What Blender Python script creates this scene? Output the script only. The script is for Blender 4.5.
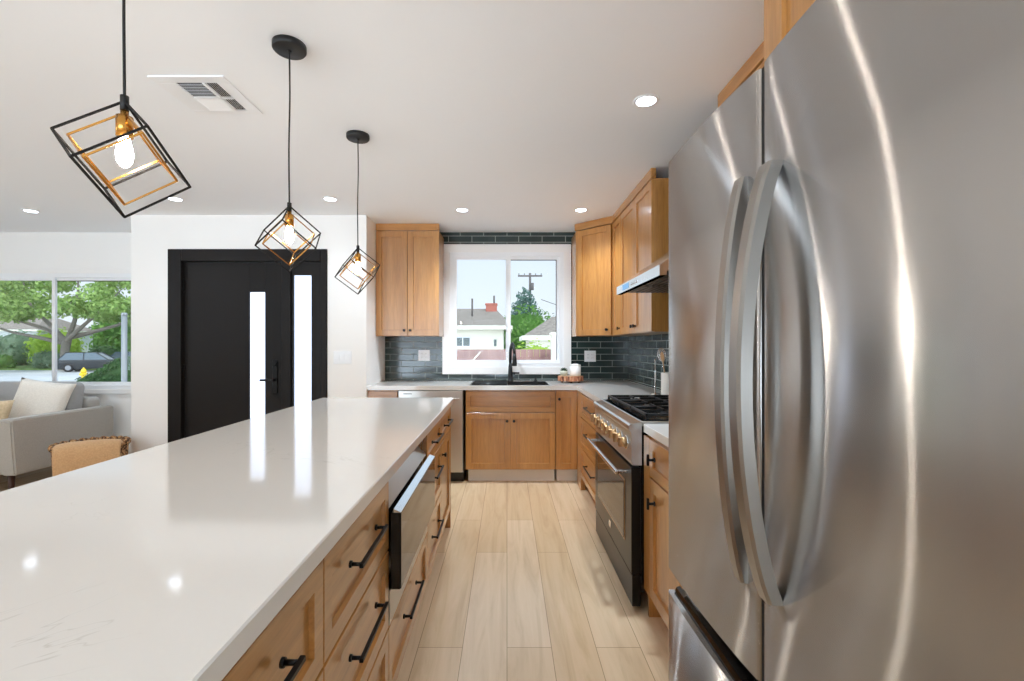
import bpy, bmesh, math, random
from mathutils import Vector, Matrix
PI = math.pi
S = bpy.context.scene
for o in list(bpy.data.objects): bpy.data.objects.remove(o)
COL = S.collection
random.seed(7)

# ------------------------------------------------------------ camera, sky, sun, exposure
cam_data = bpy.data.cameras.new('camera'); cam = bpy.data.objects.new('camera', cam_data); COL.objects.link(cam)
cam.location = (0, 0, 1.29); cam.rotation_euler = (PI/2, 0, 0)
cam_data.sensor_width = 36; cam_data.sensor_fit = 'HORIZONTAL'; cam_data.lens = 465/1024*36
cam_data.shift_x = 5/1024; cam_data.shift_y = 5/1024
cam_data.clip_start = .05; cam_data.clip_end = 500
S.camera = cam
S.view_settings.view_transform = 'Standard'; S.view_settings.look = 'None'
S.view_settings.exposure = 0.38; S.view_settings.gamma = 1; S.view_settings.use_curve_mapping = False
S.cycles.use_denoising = True
S.cycles.max_bounces = 12; S.cycles.diffuse_bounces = 10; S.cycles.glossy_bounces = 5; S.cycles.transparent_max_bounces = 12
S.cycles.sample_clamp_indirect = 8
S.cycles.caustics_reflective = False; S.cycles.caustics_refractive = False

SKY_FRONT, SKY_REAR, FILL_REAR = 0.84, 2.2, 5.5
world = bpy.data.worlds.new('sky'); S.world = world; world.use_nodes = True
wn, wl = world.node_tree.nodes, world.node_tree.links
wn.clear()
w_out = wn.new('ShaderNodeOutputWorld'); w_bg = wn.new('ShaderNodeBackground')
w_tc = wn.new('ShaderNodeTexCoord'); w_sep = wn.new('ShaderNodeSeparateXYZ')
wl.new(w_tc.outputs['Generated'], w_sep.inputs[0])
w_map = wn.new('ShaderNodeMapRange'); w_map.inputs[1].default_value = -0.9; w_map.inputs[2].default_value = 0.35
w_map.inputs[3].default_value = SKY_REAR; w_map.inputs[4].default_value = SKY_FRONT
wl.new(w_sep.outputs[1], w_map.inputs[0])
# fill glow added below the horizon behind the camera to brighten the ceiling
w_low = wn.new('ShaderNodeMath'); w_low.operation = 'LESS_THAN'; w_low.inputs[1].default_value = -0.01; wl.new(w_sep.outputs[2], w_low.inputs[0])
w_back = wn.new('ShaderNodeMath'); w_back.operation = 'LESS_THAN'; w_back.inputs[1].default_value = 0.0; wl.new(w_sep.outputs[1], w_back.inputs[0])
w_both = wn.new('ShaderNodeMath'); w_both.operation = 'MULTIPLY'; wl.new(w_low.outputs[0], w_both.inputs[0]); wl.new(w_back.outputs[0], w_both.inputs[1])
w_add = wn.new('ShaderNodeMath'); w_add.operation = 'MULTIPLY_ADD'; w_add.inputs[1].default_value = FILL_REAR; wl.new(w_both.outputs[0], w_add.inputs[0]); wl.new(w_map.outputs[0], w_add.inputs[2])
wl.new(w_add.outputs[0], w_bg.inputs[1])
w_tint = wn.new('ShaderNodeMix'); w_tint.data_type = 'RGBA'
w_ramp = wn.new('ShaderNodeValToRGB'); w_ramp.color_ramp.elements[0].position = 0.0; w_ramp.color_ramp.elements[0].color = (.84, .93, 1, 1)
w_ramp.color_ramp.elements[1].position = .45; w_ramp.color_ramp.elements[1].color = (.62, .80, 1, 1)
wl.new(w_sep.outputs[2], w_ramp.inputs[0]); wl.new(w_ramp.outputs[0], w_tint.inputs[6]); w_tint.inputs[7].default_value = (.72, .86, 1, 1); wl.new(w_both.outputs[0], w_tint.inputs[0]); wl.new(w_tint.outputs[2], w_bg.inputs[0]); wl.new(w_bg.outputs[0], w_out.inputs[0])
sun_d = bpy.data.lights.new('sun', 'SUN'); sun = bpy.data.objects.new('sun', sun_d); COL.objects.link(sun)
sun_d.energy = 1.1; sun_d.angle = math.radians(3); sun_d.color = (1, .95, .86)
sun.rotation_euler = (math.radians(38), 0, math.radians(24))

DOWNLIGHT_GLOW, DOWNLIGHT_WATTS, BULB_GLOW = 12.0, 34.0, 200.0

# ------------------------------------------------------------ room numbers
BACK, RIGHT, CEIL = 4.98, 1.296, 2.50
LEFT, REAR = -6.7, -3.6
DOORW, SIDEX, RETX = 4.316, -1.305, -3.49
CT = 0.914

# ------------------------------------------------------------ materials
def lin(r, g, b):
    f = lambda c: (c/255)/12.92 if c/255 <= .04045 else ((c/255+.055)/1.055)**2.4
    return (f(r), f(g), f(b), 1)
def mat(name, rgb, rough=.5, metal=0, spec=.5, coat=0):
    m = bpy.data.materials.new(name); m.use_nodes = True
    b = m.node_tree.nodes['Principled BSDF']
    b.inputs['Base Color'].default_value = lin(*rgb); b.inputs['Roughness'].default_value = rough
    b.inputs['Metallic'].default_value = metal; b.inputs['Specular IOR Level'].default_value = spec
    b.inputs['Coat Weight'].default_value = coat
    return m
def nodes(m): return m.node_tree.nodes, m.node_tree.links, m.node_tree.nodes['Principled BSDF']
def coords(m, scale=(1, 1, 1), rot=(0, 0, 0), kind='Object'):
    n, l, b = nodes(m)
    t = n.new('ShaderNodeTexCoord'); mp = n.new('ShaderNodeMapping')
    mp.inputs['Scale'].default_value = scale; mp.inputs['Rotation'].default_value = rot
    l.new(t.outputs[kind], mp.inputs[0]); return mp.outputs[0]
def noise(m, vec, scale, detail=3, rough=.5, dist=0):
    n, l, b = nodes(m); t = n.new('ShaderNodeTexNoise')
    t.inputs['Scale'].default_value = scale; t.inputs['Detail'].default_value = detail
    t.inputs['Roughness'].default_value = rough; t.inputs['Distortion'].default_value = dist
    l.new(vec, t.inputs['Vector']); return t.outputs['Fac']
def ramp(m, fac, stops):
    n, l, b = nodes(m); r = n.new('ShaderNodeValToRGB'); e = r.color_ramp.elements
    while len(e) < len(stops): e.new(.5)
    for k, (p, c) in enumerate(stops): e[k].position = p; e[k].color = lin(*c)
    l.new(fac, r.inputs[0]); return r.outputs[0]
def bump(m, h, strength, dist=.002):
    n, l, b = nodes(m); k = n.new('ShaderNodeBump'); k.inputs['Strength'].default_value = strength
    k.inputs['Distance'].default_value = dist; l.new(h, k.inputs['Height']); l.new(k.outputs[0], b.inputs['Normal'])
def mixc(m, fac, a, c, blend='MIX'):
    n, l, b = nodes(m); x = n.new('ShaderNodeMix'); x.data_type = 'RGBA'; x.blend_type = blend
    for s, v in ((x.inputs[0], fac), (x.inputs[6], a), (x.inputs[7], c)):
        if hasattr(v, 'is_linked'): l.new(v, s)
        else: s.default_value = v
    return x.outputs[2]
def math_node(m, op, a, b_=0):
    n, l, b = nodes(m); x = n.new('ShaderNodeMath'); x.operation = op
    for s, v in ((x.inputs[0], a), (x.inputs[1], b_)):
        if hasattr(v, 'is_linked'): l.new(v, s)
        else: s.default_value = v
    return x.outputs[0]
def setc(m, c): n, l, b = nodes(m); l.new(c, b.inputs['Base Color'])

def wood(name, base, dark, light, scale, rough=.34):
    m = mat(name, base, rough)
    n, l, b = nodes(m)
    v = coords(m, scale)
    oi = n.new('ShaderNodeObjectInfo'); add = n.new('ShaderNodeVectorMath'); add.operation = 'ADD'
    cx = n.new('ShaderNodeCombineXYZ'); r10 = math_node(m, 'MULTIPLY', oi.outputs['Random'], 37.0)
    for k in range(3): l.new(r10, cx.inputs[k])
    l.new(v, add.inputs[0]); l.new(cx.outputs[0], add.inputs[1]); v = add.outputs[0]
    g = noise(m, v, 1.0, 5, .6, .6)
    c = ramp(m, g, [(.25, dark), (.5, base), (.75, light)])
    f = noise(m, v, 6.0, 2, .5)
    c2 = ramp(m, f, [(.3, (222, 222, 222)), (.6, (255, 255, 255))])
    c3 = mixc(m, .55, c, c2, 'MULTIPLY')
    tone = math_node(m, 'MULTIPLY_ADD', oi.outputs['Random'], .12)
    n[-1].inputs[2].default_value = .93
    hs = n.new('ShaderNodeHueSaturation'); l.new(tone, hs.inputs['Value']); l.new(c3, hs.inputs['Color'])
    l.new(hs.outputs[0], b.inputs['Base Color'])
    bump(m, f, .05, .001)
    b.inputs['Coat Weight'].default_value = .9; b.inputs['Coat Roughness'].default_value = .2
    return m

M = {}
M['wall'] = mat('wall_paint', (243, 242, 240), .6, 0, .3)
M['ceiling'] = mat('ceiling_paint', (242, 245, 249), .75, 0, .2)
M['white'] = mat('white_trim_paint', (242, 241, 239), .32)
M['vinyl'] = mat('white_vinyl', (240, 242, 244), .3)
M['plate'] = mat('white_plastic', (240, 242, 245), .3)
WB, WD, WL = (184, 127, 62), (164, 107, 46), (196, 142, 76)
M['wood_v'] = wood('maple_vertical', WB, WD, WL, (22, 22, 1.6))
M['wood_h'] = wood('maple_horizontal', WB, WD, WL, (1.6, 22, 22))
M['wood_y'] = wood('maple_depth', WB, WD, WL, (22, 1.6, 22))
M['toe'] = mat('toe_kick_white', (226, 222, 214), .45)
M['black'] = mat('black_metal', (22, 21, 21), .38, .6)
M['black_matte'] = mat('matte_black', (18, 18, 19), .5)
M['cage_black'] = mat('cage_black', (30, 28, 27), .7, 0, .15)
M['iron'] = mat('cast_iron', (20, 20, 21), .55, .2)
M['rubber'] = mat('black_rubber', (12, 12, 12), .7)
M['chrome'] = mat('polished_steel', (225, 225, 225), .12, 1)
M['bronze'] = mat('brushed_bronze', (190, 156, 116), .28, 1)
M['brass'] = mat('satin_brass', (205, 150, 74), .24, 1)
M['glass_black'] = mat('black_glass', (14, 14, 15), .05, 0, .8)
M['black_steel'] = mat('black_stainless', (42, 41, 40), .3, .9)
M['range_black'] = mat('range_black_enamel', (16, 16, 16), .25)
M['door_dark'] = mat('dark_bronze_door', (24, 20, 18), .45, 0, .2)
M['sink'] = mat('dark_composite_sink', (20, 21, 22), .45)

def steel(name, rgb, rough, aniso, tangent):
    m = mat(name, rgb, rough, 1); n, l, b = nodes(m)
    b.inputs['Anisotropic'].default_value = aniso
    c = n.new('ShaderNodeCombineXYZ')
    for k in range(3): c.inputs[k].default_value = tangent[k]
    l.new(c.outputs[0], b.inputs['Tangent'])
    return m
M['steel'] = steel('brushed_steel', (196, 194, 190), .3, .5, (0, 0, 1))
def brushed(name, rgb, rough, aniso, clear, wob):
    # horizontally grained steel: highlights stretch vertically, with a share of clearer reflection
    m = bpy.data.materials.new(name); m.use_nodes = True; n, l = m.node_tree.nodes, m.node_tree.links; n.clear()
    o = n.new('ShaderNodeOutputMaterial'); mx = n.new('ShaderNodeMixShader'); mx.inputs[0].default_value = clear
    c = n.new('ShaderNodeCombineXYZ'); c.inputs[1].default_value = 1.0
    g = n.new('ShaderNodeBsdfAnisotropic'); g.distribution = 'GGX'; g.inputs['Color'].default_value = lin(*rgb); g.inputs['Roughness'].default_value = rough; g.inputs['Anisotropy'].default_value = aniso
    l.new(c.outputs[0], g.inputs['Tangent'])
    h = n.new('ShaderNodeBsdfAnisotropic'); h.distribution = 'GGX'; h.inputs['Color'].default_value = lin(*rgb); h.inputs['Roughness'].default_value = .22; h.inputs['Anisotropy'].default_value = .72; l.new(c.outputs[0], h.inputs['Tangent'])
    t = n.new('ShaderNodeTexCoord'); mp = n.new('ShaderNodeMapping'); mp.inputs['Scale'].default_value = (1, 2.2, 1.3); l.new(t.outputs['Object'], mp.inputs[0])
    nz = n.new('ShaderNodeTexNoise'); nz.inputs['Scale'].default_value = 1.5; nz.inputs['Detail'].default_value = 1; l.new(mp.outputs[0], nz.inputs['Vector'])
    b = n.new('ShaderNodeBump'); b.inputs['Strength'].default_value = wob; b.inputs['Distance'].default_value = .012; l.new(nz.outputs['Fac'], b.inputs['Height'])
    l.new(b.outputs[0], g.inputs['Normal']); l.new(b.outputs[0], h.inputs['Normal'])
    l.new(g.outputs[0], mx.inputs[1]); l.new(h.outputs[0], mx.inputs[2]); l.new(mx.outputs[0], o.inputs[0]); return m
M['fridge'] = brushed('fridge_brushed_steel', (208, 206, 204), .25, .92, .6, .2)
M['hood'] = steel('hood_steel', (228, 228, 226), .22, .3, (0, 0, 1))
M['fridge_handle'] = steel('handle_steel', (156, 152, 147), .28, .5, (0, 0, 1))
M['fridge_side'] = mat('fridge_grey_side', (150, 150, 150), .4, .3)

m = M['quartz'] = mat('white_quartz', (220, 216, 210), .08, 0, .5)
v = coords(m, (1, 1, 1)); w = noise(m, v, 1.3, 5, .6, 1.6)
d = math_node(m, 'ABSOLUTE', math_node(m, 'SUBTRACT', w, .5))
vein = ramp(m, d, [(0, (206, 201, 193)), (.004, (222, 219, 214)), (.014, (222, 218, 212))])
msk = ramp(m, noise(m, v, 2.1, 2), [(.53, (0, 0, 0)), (.68, (255, 255, 255))])
setc(m, mixc(m, msk, lin(222, 218, 212), vein))

m = M['floor'] = mat('oak_plank_floor', (205, 176, 140), .23, 0, .5)
n, l, b = nodes(m)
v = coords(m, (1, 1, 1), (0, 0, PI/2))
br = n.new('ShaderNodeTexBrick'); br.offset = .37; br.offset_frequency = 2
for k, val in (('Scale', 1), ('Mortar Size', .0012), ('Mortar Smooth', .2), ('Bias', 0), ('Brick Width', 1.45), ('Row Height', .19)): br.inputs[k].default_value = val
br.inputs['Color1'].default_value = lin(230, 206, 174); br.inputs['Color2'].default_value = lin(217, 189, 152); br.inputs['Mortar'].default_value = lin(140, 112, 80)
l.new(v, br.inputs['Vector'])
v2 = coords(m, (14, 1.1, 1))
g = ramp(m, noise(m, v2, 1.2, 6, .62, .9), [(.3, (205, 192, 176)), (.5, (240, 236, 230)), (.7, (255, 255, 255))])
setc(m, mixc(m, .5, br.outputs['Color'], g, 'MULTIPLY'))
bump(m, br.outputs['Fac'], -.15, .001)

def tile(name, ax):
    m = mat(name, (52, 66, 66), .13, 0, .6); n, l, b = nodes(m)
    t = n.new('ShaderNodeTexCoord'); s = n.new('ShaderNodeSeparateXYZ'); c = n.new('ShaderNodeCombineXYZ')
    l.new(t.outputs['Object'], s.inputs[0]); l.new(s.outputs[ax], c.inputs[0]); l.new(s.outputs[2], c.inputs[1])
    br = n.new('ShaderNodeTexBrick'); br.offset = .5
    for k, val in (('Scale', 1), ('Mortar Size', .0035), ('Mortar Smooth', .1), ('Bias', 0), ('Brick Width', .25), ('Row Height', .0665)): br.inputs[k].default_value = val
    br.inputs['Color1'].default_value = lin(52, 69, 67); br.inputs['Color2'].default_value = lin(36, 50, 50); br.inputs['Mortar'].default_value = lin(150, 158, 154)
    l.new(c.outputs[0], br.inputs['Vector'])
    ns = ramp(m, noise(m, t.outputs['Object'], 9, 3), [(.3, (215, 215, 215)), (.7, (255, 255, 255))])
    setc(m, mixc(m, .8, br.outputs['Color'], ns, 'MULTIPLY'))
    l.new(math_node(m, 'MULTIPLY_ADD', br.outputs['Fac'], .5), b.inputs['Roughness']); n[-1].inputs[2].default_value = .12
    h = math_node(m, 'ADD', math_node(m, 'MULTIPLY', br.outputs['Fac'], -1.0), math_node(m, 'MULTIPLY', noise(m, t.outputs['Object'], 22, 1), .5))
    bump(m, h, .4, .002)
    return m
M['tile_x'] = tile('dark_tile_back', 0); M['tile_y'] = tile('dark_tile_side', 1)

def emit(name, rgb, strength):
    m = bpy.data.materials.new(name); m.use_nodes = True; n, l = m.node_tree.nodes, m.node_tree.links
    n.clear(); o = n.new('ShaderNodeOutputMaterial'); e = n.new('ShaderNodeEmission')
    e.inputs[0].default_value = lin(*rgb); e.inputs[1].default_value = strength; l.new(e.outputs[0], o.inputs[0]); return m
M['lens'] = emit('downlight_lens', (226, 238, 255), DOWNLIGHT_GLOW)
M['bulb'] = emit('bulb_glow', (255, 244, 230), BULB_GLOW)
def pane(name, refl, tint=(255, 255, 255)):
    m = bpy.data.materials.new(name); m.use_nodes = True; n, l = m.node_tree.nodes, m.node_tree.links
    n.clear(); o = n.new('ShaderNodeOutputMaterial'); mx = n.new('ShaderNodeMixShader')
    a = n.new('ShaderNodeBsdfTransparent'); a.inputs[0].default_value = lin(*tint); g = n.new('ShaderNodeBsdfGlossy'); g.inputs['Roughness'].default_value = .02
    f = n.new('ShaderNodeFresnel'); f.inputs[0].default_value = 1.3
    k = n.new('ShaderNodeMath'); k.operation = 'MULTIPLY'; k.inputs[1].default_value = refl
    l.new(f.outputs[0], k.inputs[0]); l.new(k.outputs[0], mx.inputs[0]); l.new(a.outputs[0], mx.inputs[1]); l.new(g.outputs[0], mx.inputs[2]); l.new(mx.outputs[0], o.inputs[0]); return m
M['glass'] = pane('clear_glass', .5)
m = M['frosted_glow'] = bpy.data.materials.new('frosted_glass_glow'); m.use_nodes = True
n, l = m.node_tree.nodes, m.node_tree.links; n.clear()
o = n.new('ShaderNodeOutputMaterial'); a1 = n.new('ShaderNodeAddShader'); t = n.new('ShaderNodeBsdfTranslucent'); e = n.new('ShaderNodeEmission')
t.inputs[0].default_value = lin(225, 235, 250); e.inputs[0].default_value = lin(225, 233, 248); e.inputs[1].default_value = .75  # emission added to the glass stands in for daylight coming through
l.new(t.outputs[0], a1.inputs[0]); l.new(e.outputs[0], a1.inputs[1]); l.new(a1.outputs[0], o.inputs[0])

def fabric(name, rgb, scale=160, var=6, bstr=.12):
    m = mat(name, rgb, .9, 0, .15); v = coords(m)
    lo = tuple(max(0, c-var) for c in rgb); hi = tuple(min(255, c+var) for c in rgb)
    f = noise(m, v, scale, 3); setc(m, ramp(m, f, [(.3, lo), (.7, hi)])); bump(m, f, bstr, .002)
    m.node_tree.nodes['Principled BSDF'].inputs['Sheen Weight'].default_value = .2
    return m
M['sofa'] = fabric('grey_sofa_fabric', (178, 174, 168)); M['sofa_back'] = fabric('grey_cushion_fabric', (166, 166, 166))
M['cream'] = fabric('cream_pillow_fabric', (234, 228, 218), 90); M['beige'] = fabric('beige_pillow_fabric', (214, 192, 158), 60, 10)
M['throw'] = fabric('tan_fleece', (205, 165, 122), 90, 8, .3)
M['fringe'] = mat('dark_fringe', (70, 48, 34), .9)
m = M['wicker'] = mat('woven_wicker', (120, 84, 52), .75); v = coords(m, (1, 1, 1))
f = noise(m, v, 55, 2); setc(m, ramp(m, f, [(.38, (50, 30, 18)), (.5, (150, 105, 64)), (.64, (206, 165, 115))])); bump(m, f, 1.0, .01)
M['leg_wood'] = mat('dark_walnut', (66, 38, 28), .4)
m = M['bark_board'] = mat('wood_slice_bark', (150, 92, 62), .7); v = coords(m, (26, 26, 6))
f = noise(m, v, 1.6, 3); setc(m, ramp(m, f, [(.35, (92, 52, 36)), (.5, (176, 112, 78)), (.65, (214, 168, 130))])); bump(m, f, .6, .004)
M['board_top'] = wood('wood_slice_top', (206, 164, 120), (180, 132, 90), (220, 184, 142), (20, 6, 20), .5)
M['ceramic'] = mat('white_ceramic', (238, 236, 232), .25); M['ceramic_grey'] = mat('stone_pot', (206, 205, 188), .5)
M['succulent'] = mat('succulent_green', (52, 78, 58), .5)
M['spoon'] = wood('utensil_wood', (184, 140, 92), (150, 104, 64), (200, 160, 112), (30, 30, 3), .5)
M['filter'] = mat('hood_filter', (70, 70, 70), .35, .9)
M['blue_display'] = emit('hood_display', (140, 190, 235), .8)
# outdoors
M['stucco'] = mat('cream_stucco', (238, 233, 214), .85); M['house_white'] = mat('white_siding', (232, 234, 238), .8)
m = M['shingle'] = mat('grey_tan_shingle', (170, 160, 148), .9); v = coords(m, (1, 1, 1)); setc(m, ramp(m, noise(m, v, 7, 3), [(.3, (122, 112, 102)), (.7, (152, 142, 130))]))
M['fascia'] = mat('cream_fascia', (226, 222, 206), .7)
m = M['brick'] = mat('red_brick', (164, 84, 66), .9); v = coords(m, (1, 1, 1), (PI/2, 0, 0))
br = m.node_tree.nodes.new('ShaderNodeTexBrick'); br.inputs['Scale'].default_value = 5; br.inputs['Color1'].default_value = lin(172, 86, 68); br.inputs['Color2'].default_value = lin(146, 70, 56); br.inputs['Mortar'].default_value = lin(170, 140, 126)
m.node_tree.links.new(v, br.inputs['Vector']); setc(m, br.outputs['Color'])
m = M['fence'] = mat('redwood_fence', (150, 114, 104), .85); v = coords(m, (7, 7, .4)); setc(m, ramp(m, noise(m, v, 1, 3), [(.3, (130, 94, 88)), (.7, (166, 132, 122))]))
M['pole'] = mat('weathered_pole', (92, 86, 82), .9)
M['galv'] = mat('galvanised_post', (158, 162, 164), .55, .5)
m = M['road'] = mat('pale_concrete', (196, 197, 198), .9); v = coords(m); setc(m, ramp(m, noise(m, v, .4, 4), [(.3, (184, 186, 188)), (.7, (208, 208, 206))]))
m = M['lawn'] = mat('lawn_green', (96, 124, 58), .95); v = coords(m); setc(m, ramp(m, noise(m, v, 3, 3), [(.3, (78, 108, 46)), (.7, (122, 146, 76))]))
M['trunk'] = mat('grey_bark', (126, 118, 108), .95)
M['paint_dark'] = mat('dark_car_paint', (28, 34, 38), .25, 0, .4, .2); M['paint_blue'] = mat('slate_car_paint', (92, 116, 140), .25, .3, .6, .5)
M['car_glass'] = mat('car_window', (90, 104, 112), .1, 0, .7); M['tyre'] = mat('tyre_rubber', (24, 24, 25), .8); M['rim'] = mat('wheel_rim', (150, 152, 156), .3, .8)
M['yellow'] = mat('hydrant_yellow', (240, 206, 40), .45)
M['tail'] = mat('red_tail_lamp', (150, 24, 24), .3); M['win_dark'] = mat('house_window', (110, 118, 116), .15, 0, .6)
def leaf(name, c1, c2):
    m = mat(name, c1, .65, 0, .25); n, l, b = nodes(m); oi = n.new('ShaderNodeNewGeometry')
    setc(m, ramp(m, oi.outputs['Random Per Island'], [(0, c1), (1, c2)]))
    t = n.new('ShaderNodeBsdfTranslucent'); t.inputs[0].default_value = lin(*c2); mx = n.new('ShaderNodeMixShader'); mx.inputs[0].default_value = .35
    out = n['Material Output']; l.new(b.outputs[0], mx.inputs[1]); l.new(t.outputs[0], mx.inputs[2]); l.new(mx.outputs[0], out.inputs[0]); return m
M['oak'] = leaf('oak_leaves', (92, 124, 60), (172, 196, 116)); M['lime'] = leaf('lime_leaves', (132, 168, 48), (188, 214, 90))
M['sage'] = leaf('sage_leaves', (98, 124, 96), (138, 160, 128)); M['deep'] = leaf('deep_leaves', (44, 74, 40), (84, 118, 66))
M['mid'] = leaf('mid_leaves', (76, 118, 52), (130, 170, 82)); M['conifer'] = leaf('blue_conifer_leaves', (62, 92, 82), (110, 138, 124))
M['bright'] = leaf('bright_leaves', (70, 112, 44), (124, 164, 78))

# ------------------------------------------------------------ mesh builder
class MB:
    def __init__(s): s.bm = bmesh.new()
    def _take(s, verts, mtx, smooth):
        if mtx is not None: bmesh.ops.transform(s.bm, matrix=mtx, verts=verts)
        fs = {f for v in verts for f in v.link_faces}
        for f in fs: f.smooth = smooth
    def box(s, x0, x1, y0, y1, z0, z1, bev=0, seg=1, mtx=None, smooth=False):
        g = bmesh.ops.create_cube(s.bm, size=1)['verts']
        for v in g: v.co = Vector((x0+(v.co.x+.5)*(x1-x0), y0+(v.co.y+.5)*(y1-y0), z0+(v.co.z+.5)*(z1-z0)))
        if bev:
            es = list({e for v in g for e in v.link_edges})
            r = bmesh.ops.bevel(s.bm, geom=es, offset=bev, segments=seg, affect='EDGES', profile=.5)
            g = list({v for f in r['faces'] for v in f.verts} | {v for v in g if v.is_valid})
        s._take(g, mtx, smooth); return s
    def cyl(s, a, b, r, r2=None, seg=16, smooth=True, cap=True):
        a, b = Vector(a), Vector(b); d = b-a; r2 = r if r2 is None else r2
        q = d.to_track_quat('Z', 'Y').to_matrix().to_4x4(); q.translation = (a+b)/2
        g = bmesh.ops.create_cone(s.bm, cap_ends=cap, segments=seg, radius1=r, radius2=r2, depth=d.length)['verts']
        s._take(g, q, smooth)
        for f in {f for v in g for f in v.link_faces}:
            if len(f.verts) > 4: f.smooth = False
        return s
    def bar(s, a, b, w, h=None):        # square bar
        a, b = Vector(a), Vector(b); d = b-a; h = h or w
        q = d.to_track_quat('Z', 'Y').to_matrix().to_4x4(); q.translation = (a+b)/2
        return s.box(-w/2, w/2, -h/2, h/2, -d.length/2, d.length/2, mtx=q)
    def ball(s, c, r, sc=(1, 1, 1), u=16, v_=10, mtx=None):
        g = bmesh.ops.create_uvsphere(s.bm, u_segments=u, v_segments=v_, radius=r)['verts']
        for v in g: v.co = Vector((v.co.x*sc[0]+c[0], v.co.y*sc[1]+c[1], v.co.z*sc[2]+c[2]))
        s._take(g, mtx, True); return s
    def lathe(s, c, prof, seg=28, sx=1, sy=1, smooth=True):   # prof: (r,z)
        rings = []
        for r, z in prof:
            if r < 1e-6: rings.append([s.bm.verts.new((c[0], c[1], c[2]+z))])
            else: rings.append([s.bm.verts.new((c[0]+r*sx*math.cos(2*PI*k/seg), c[1]+r*sy*math.sin(2*PI*k/seg), c[2]+z)) for k in range(seg)])
        for A, B in zip(rings, rings[1:]):
            for k in range(seg):
                k2 = (k+1) % seg
                p = [A[k % len(A)], A[k2 % len(A)], B[k2 % len(B)], B[k % len(B)]]
                q = []
                for x in p:
                    if x not in q: q.append(x)
                if len(q) > 2:
                    f = s.bm.faces.new(q); f.smooth = smooth
        return s
    def prism(s, pts, z0, z1, mtx=None, smooth=False):      # polygon in xy
        A = [s.bm.verts.new((x, y, z0)) for x, y in pts]; B = [s.bm.verts.new((x, y, z1)) for x, y in pts]; k = len(pts)
        s.bm.faces.new(A[::-1]); s.bm.faces.new(B)
        for i in range(k):
            f = s.bm.faces.new((A[i], A[(i+1) % k], B[(i+1) % k], B[i])); f.smooth = smooth
        if mtx is not None: bmesh.ops.transform(s.bm, matrix=mtx, verts=A+B)
        return s
    def tube(s, pts, r, seg=10, rr=None, closed=False):
        pts = [Vector(p) for p in pts]; rings = []; n = len(pts); up = Vector((0, 0, 1)); prev = None
        for i, p in enumerate(pts):
            t = (pts[min(i+1, n-1)]-pts[max(i-1, 0)]).normalized()
            if prev is None: prev = t.cross(Vector((.3, .5, .81))).normalized()
            u = (prev - t*prev.dot(t)).normalized(); prev = u; w = t.cross(u)
            q = rr[i] if rr else r
            rings.append([s.bm.verts.new(p+u*q*math.cos(2*PI*k/seg)+w*q*math.sin(2*PI*k/seg)) for k in range(seg)])
        for A, B in zip(rings, rings[1:]):
            for k in range(seg):
                f = s.bm.faces.new((A[k], A[(k+1) % seg], B[(k+1) % seg], B[k])); f.smooth = True
        s.bm.faces.new(rings[0][::-1]); s.bm.faces.new(rings[-1]); return s
    def sweep(s, pts, prof):            # prof: list of (dx,dy) swept along pts with fixed axes X,Y (for vertical bows)
        rings = [[s.bm.verts.new((p[0]+dx, p[1]+dy, p[2])) for dx, dy in prof] for p in pts]; k = len(prof)
        for A, B in zip(rings, rings[1:]):
            for i in range(k): s.bm.faces.new((A[i], A[(i+1) % k], B[(i+1) % k], B[i]))
        s.bm.faces.new(rings[0][::-1]); s.bm.faces.new(rings[-1]); return s
    def shaker(s, x0, x1, z0, z1, y=0, t=.02, rail=.055, rec=.011):   # front faces -y; front plane at y-t
        c = .0015
        loops = [(0, y), (0, y-t+c), (c, y-t), (rail, y-t), (rail+.002, y-t+rec)]
        R = []
        for ins, yy in loops:
            R.append([s.bm.verts.new((xx, yy, zz)) for xx, zz in ((x0+ins, z0+ins), (x1-ins, z0+ins), (x1-ins, z1-ins), (x0+ins, z1-ins))])
        for A, B in zip(R, R[1:]):
            for k in range(4): s.bm.faces.new((A[k], A[(k+1) % 4], B[(k+1) % 4], B[k]))
        s.bm.faces.new(R[-1]); s.bm.faces.new(R[0][::-1]); return s
    def build(s, name, m, parent=None, loc=None, smooth_angle=None):
        bmesh.ops.recalc_face_normals(s.bm, faces=s.bm.faces)
        if loc is not None: bmesh.ops.translate(s.bm, vec=-Vector(loc), verts=s.bm.verts)
        me = bpy.data.meshes.new(name); s.bm.to_mesh(me); s.bm.free(); me.materials.append(M[m] if isinstance(m, str) else m)
        o = bpy.data.objects.new(name, me); COL.objects.link(o)
        if parent is not None: o.parent = parent
        elif loc is not None: o.location = loc
        return o

def thing(name, label, cat, loc=(0, 0, 0), rot=0, group=None):
    o = bpy.data.objects.new(name, None); COL.objects.link(o); o.empty_display_size = .1
    o.location = loc; o.rotation_euler = (0, 0, rot); o['label'] = label; o['category'] = cat
    if group: o['group'] = group
    return o
def tag(o, label, cat, group=None):
    o['label'] = label; o['category'] = cat
    if group: o['group'] = group
    return o
def struct(o): o['kind'] = 'structure'; return o
def sthing(name, loc=(0, 0, 0)):
    o = bpy.data.objects.new(name, None); COL.objects.link(o); o.location = loc; o['kind'] = 'structure'; return o
def dup(root, loc, rot, label, group=None):
    r = root.copy(); COL.objects.link(r); r.location = loc; r.rotation_euler = (0, 0, rot); r['label'] = label
    if group: r['group'] = group
    for ch in list(root.children):
        c = ch.copy(); COL.objects.link(c); c.parent = r
        for g in ch.children:
            d = g.copy(); COL.objects.link(d); d.parent = c
    return r
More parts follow.
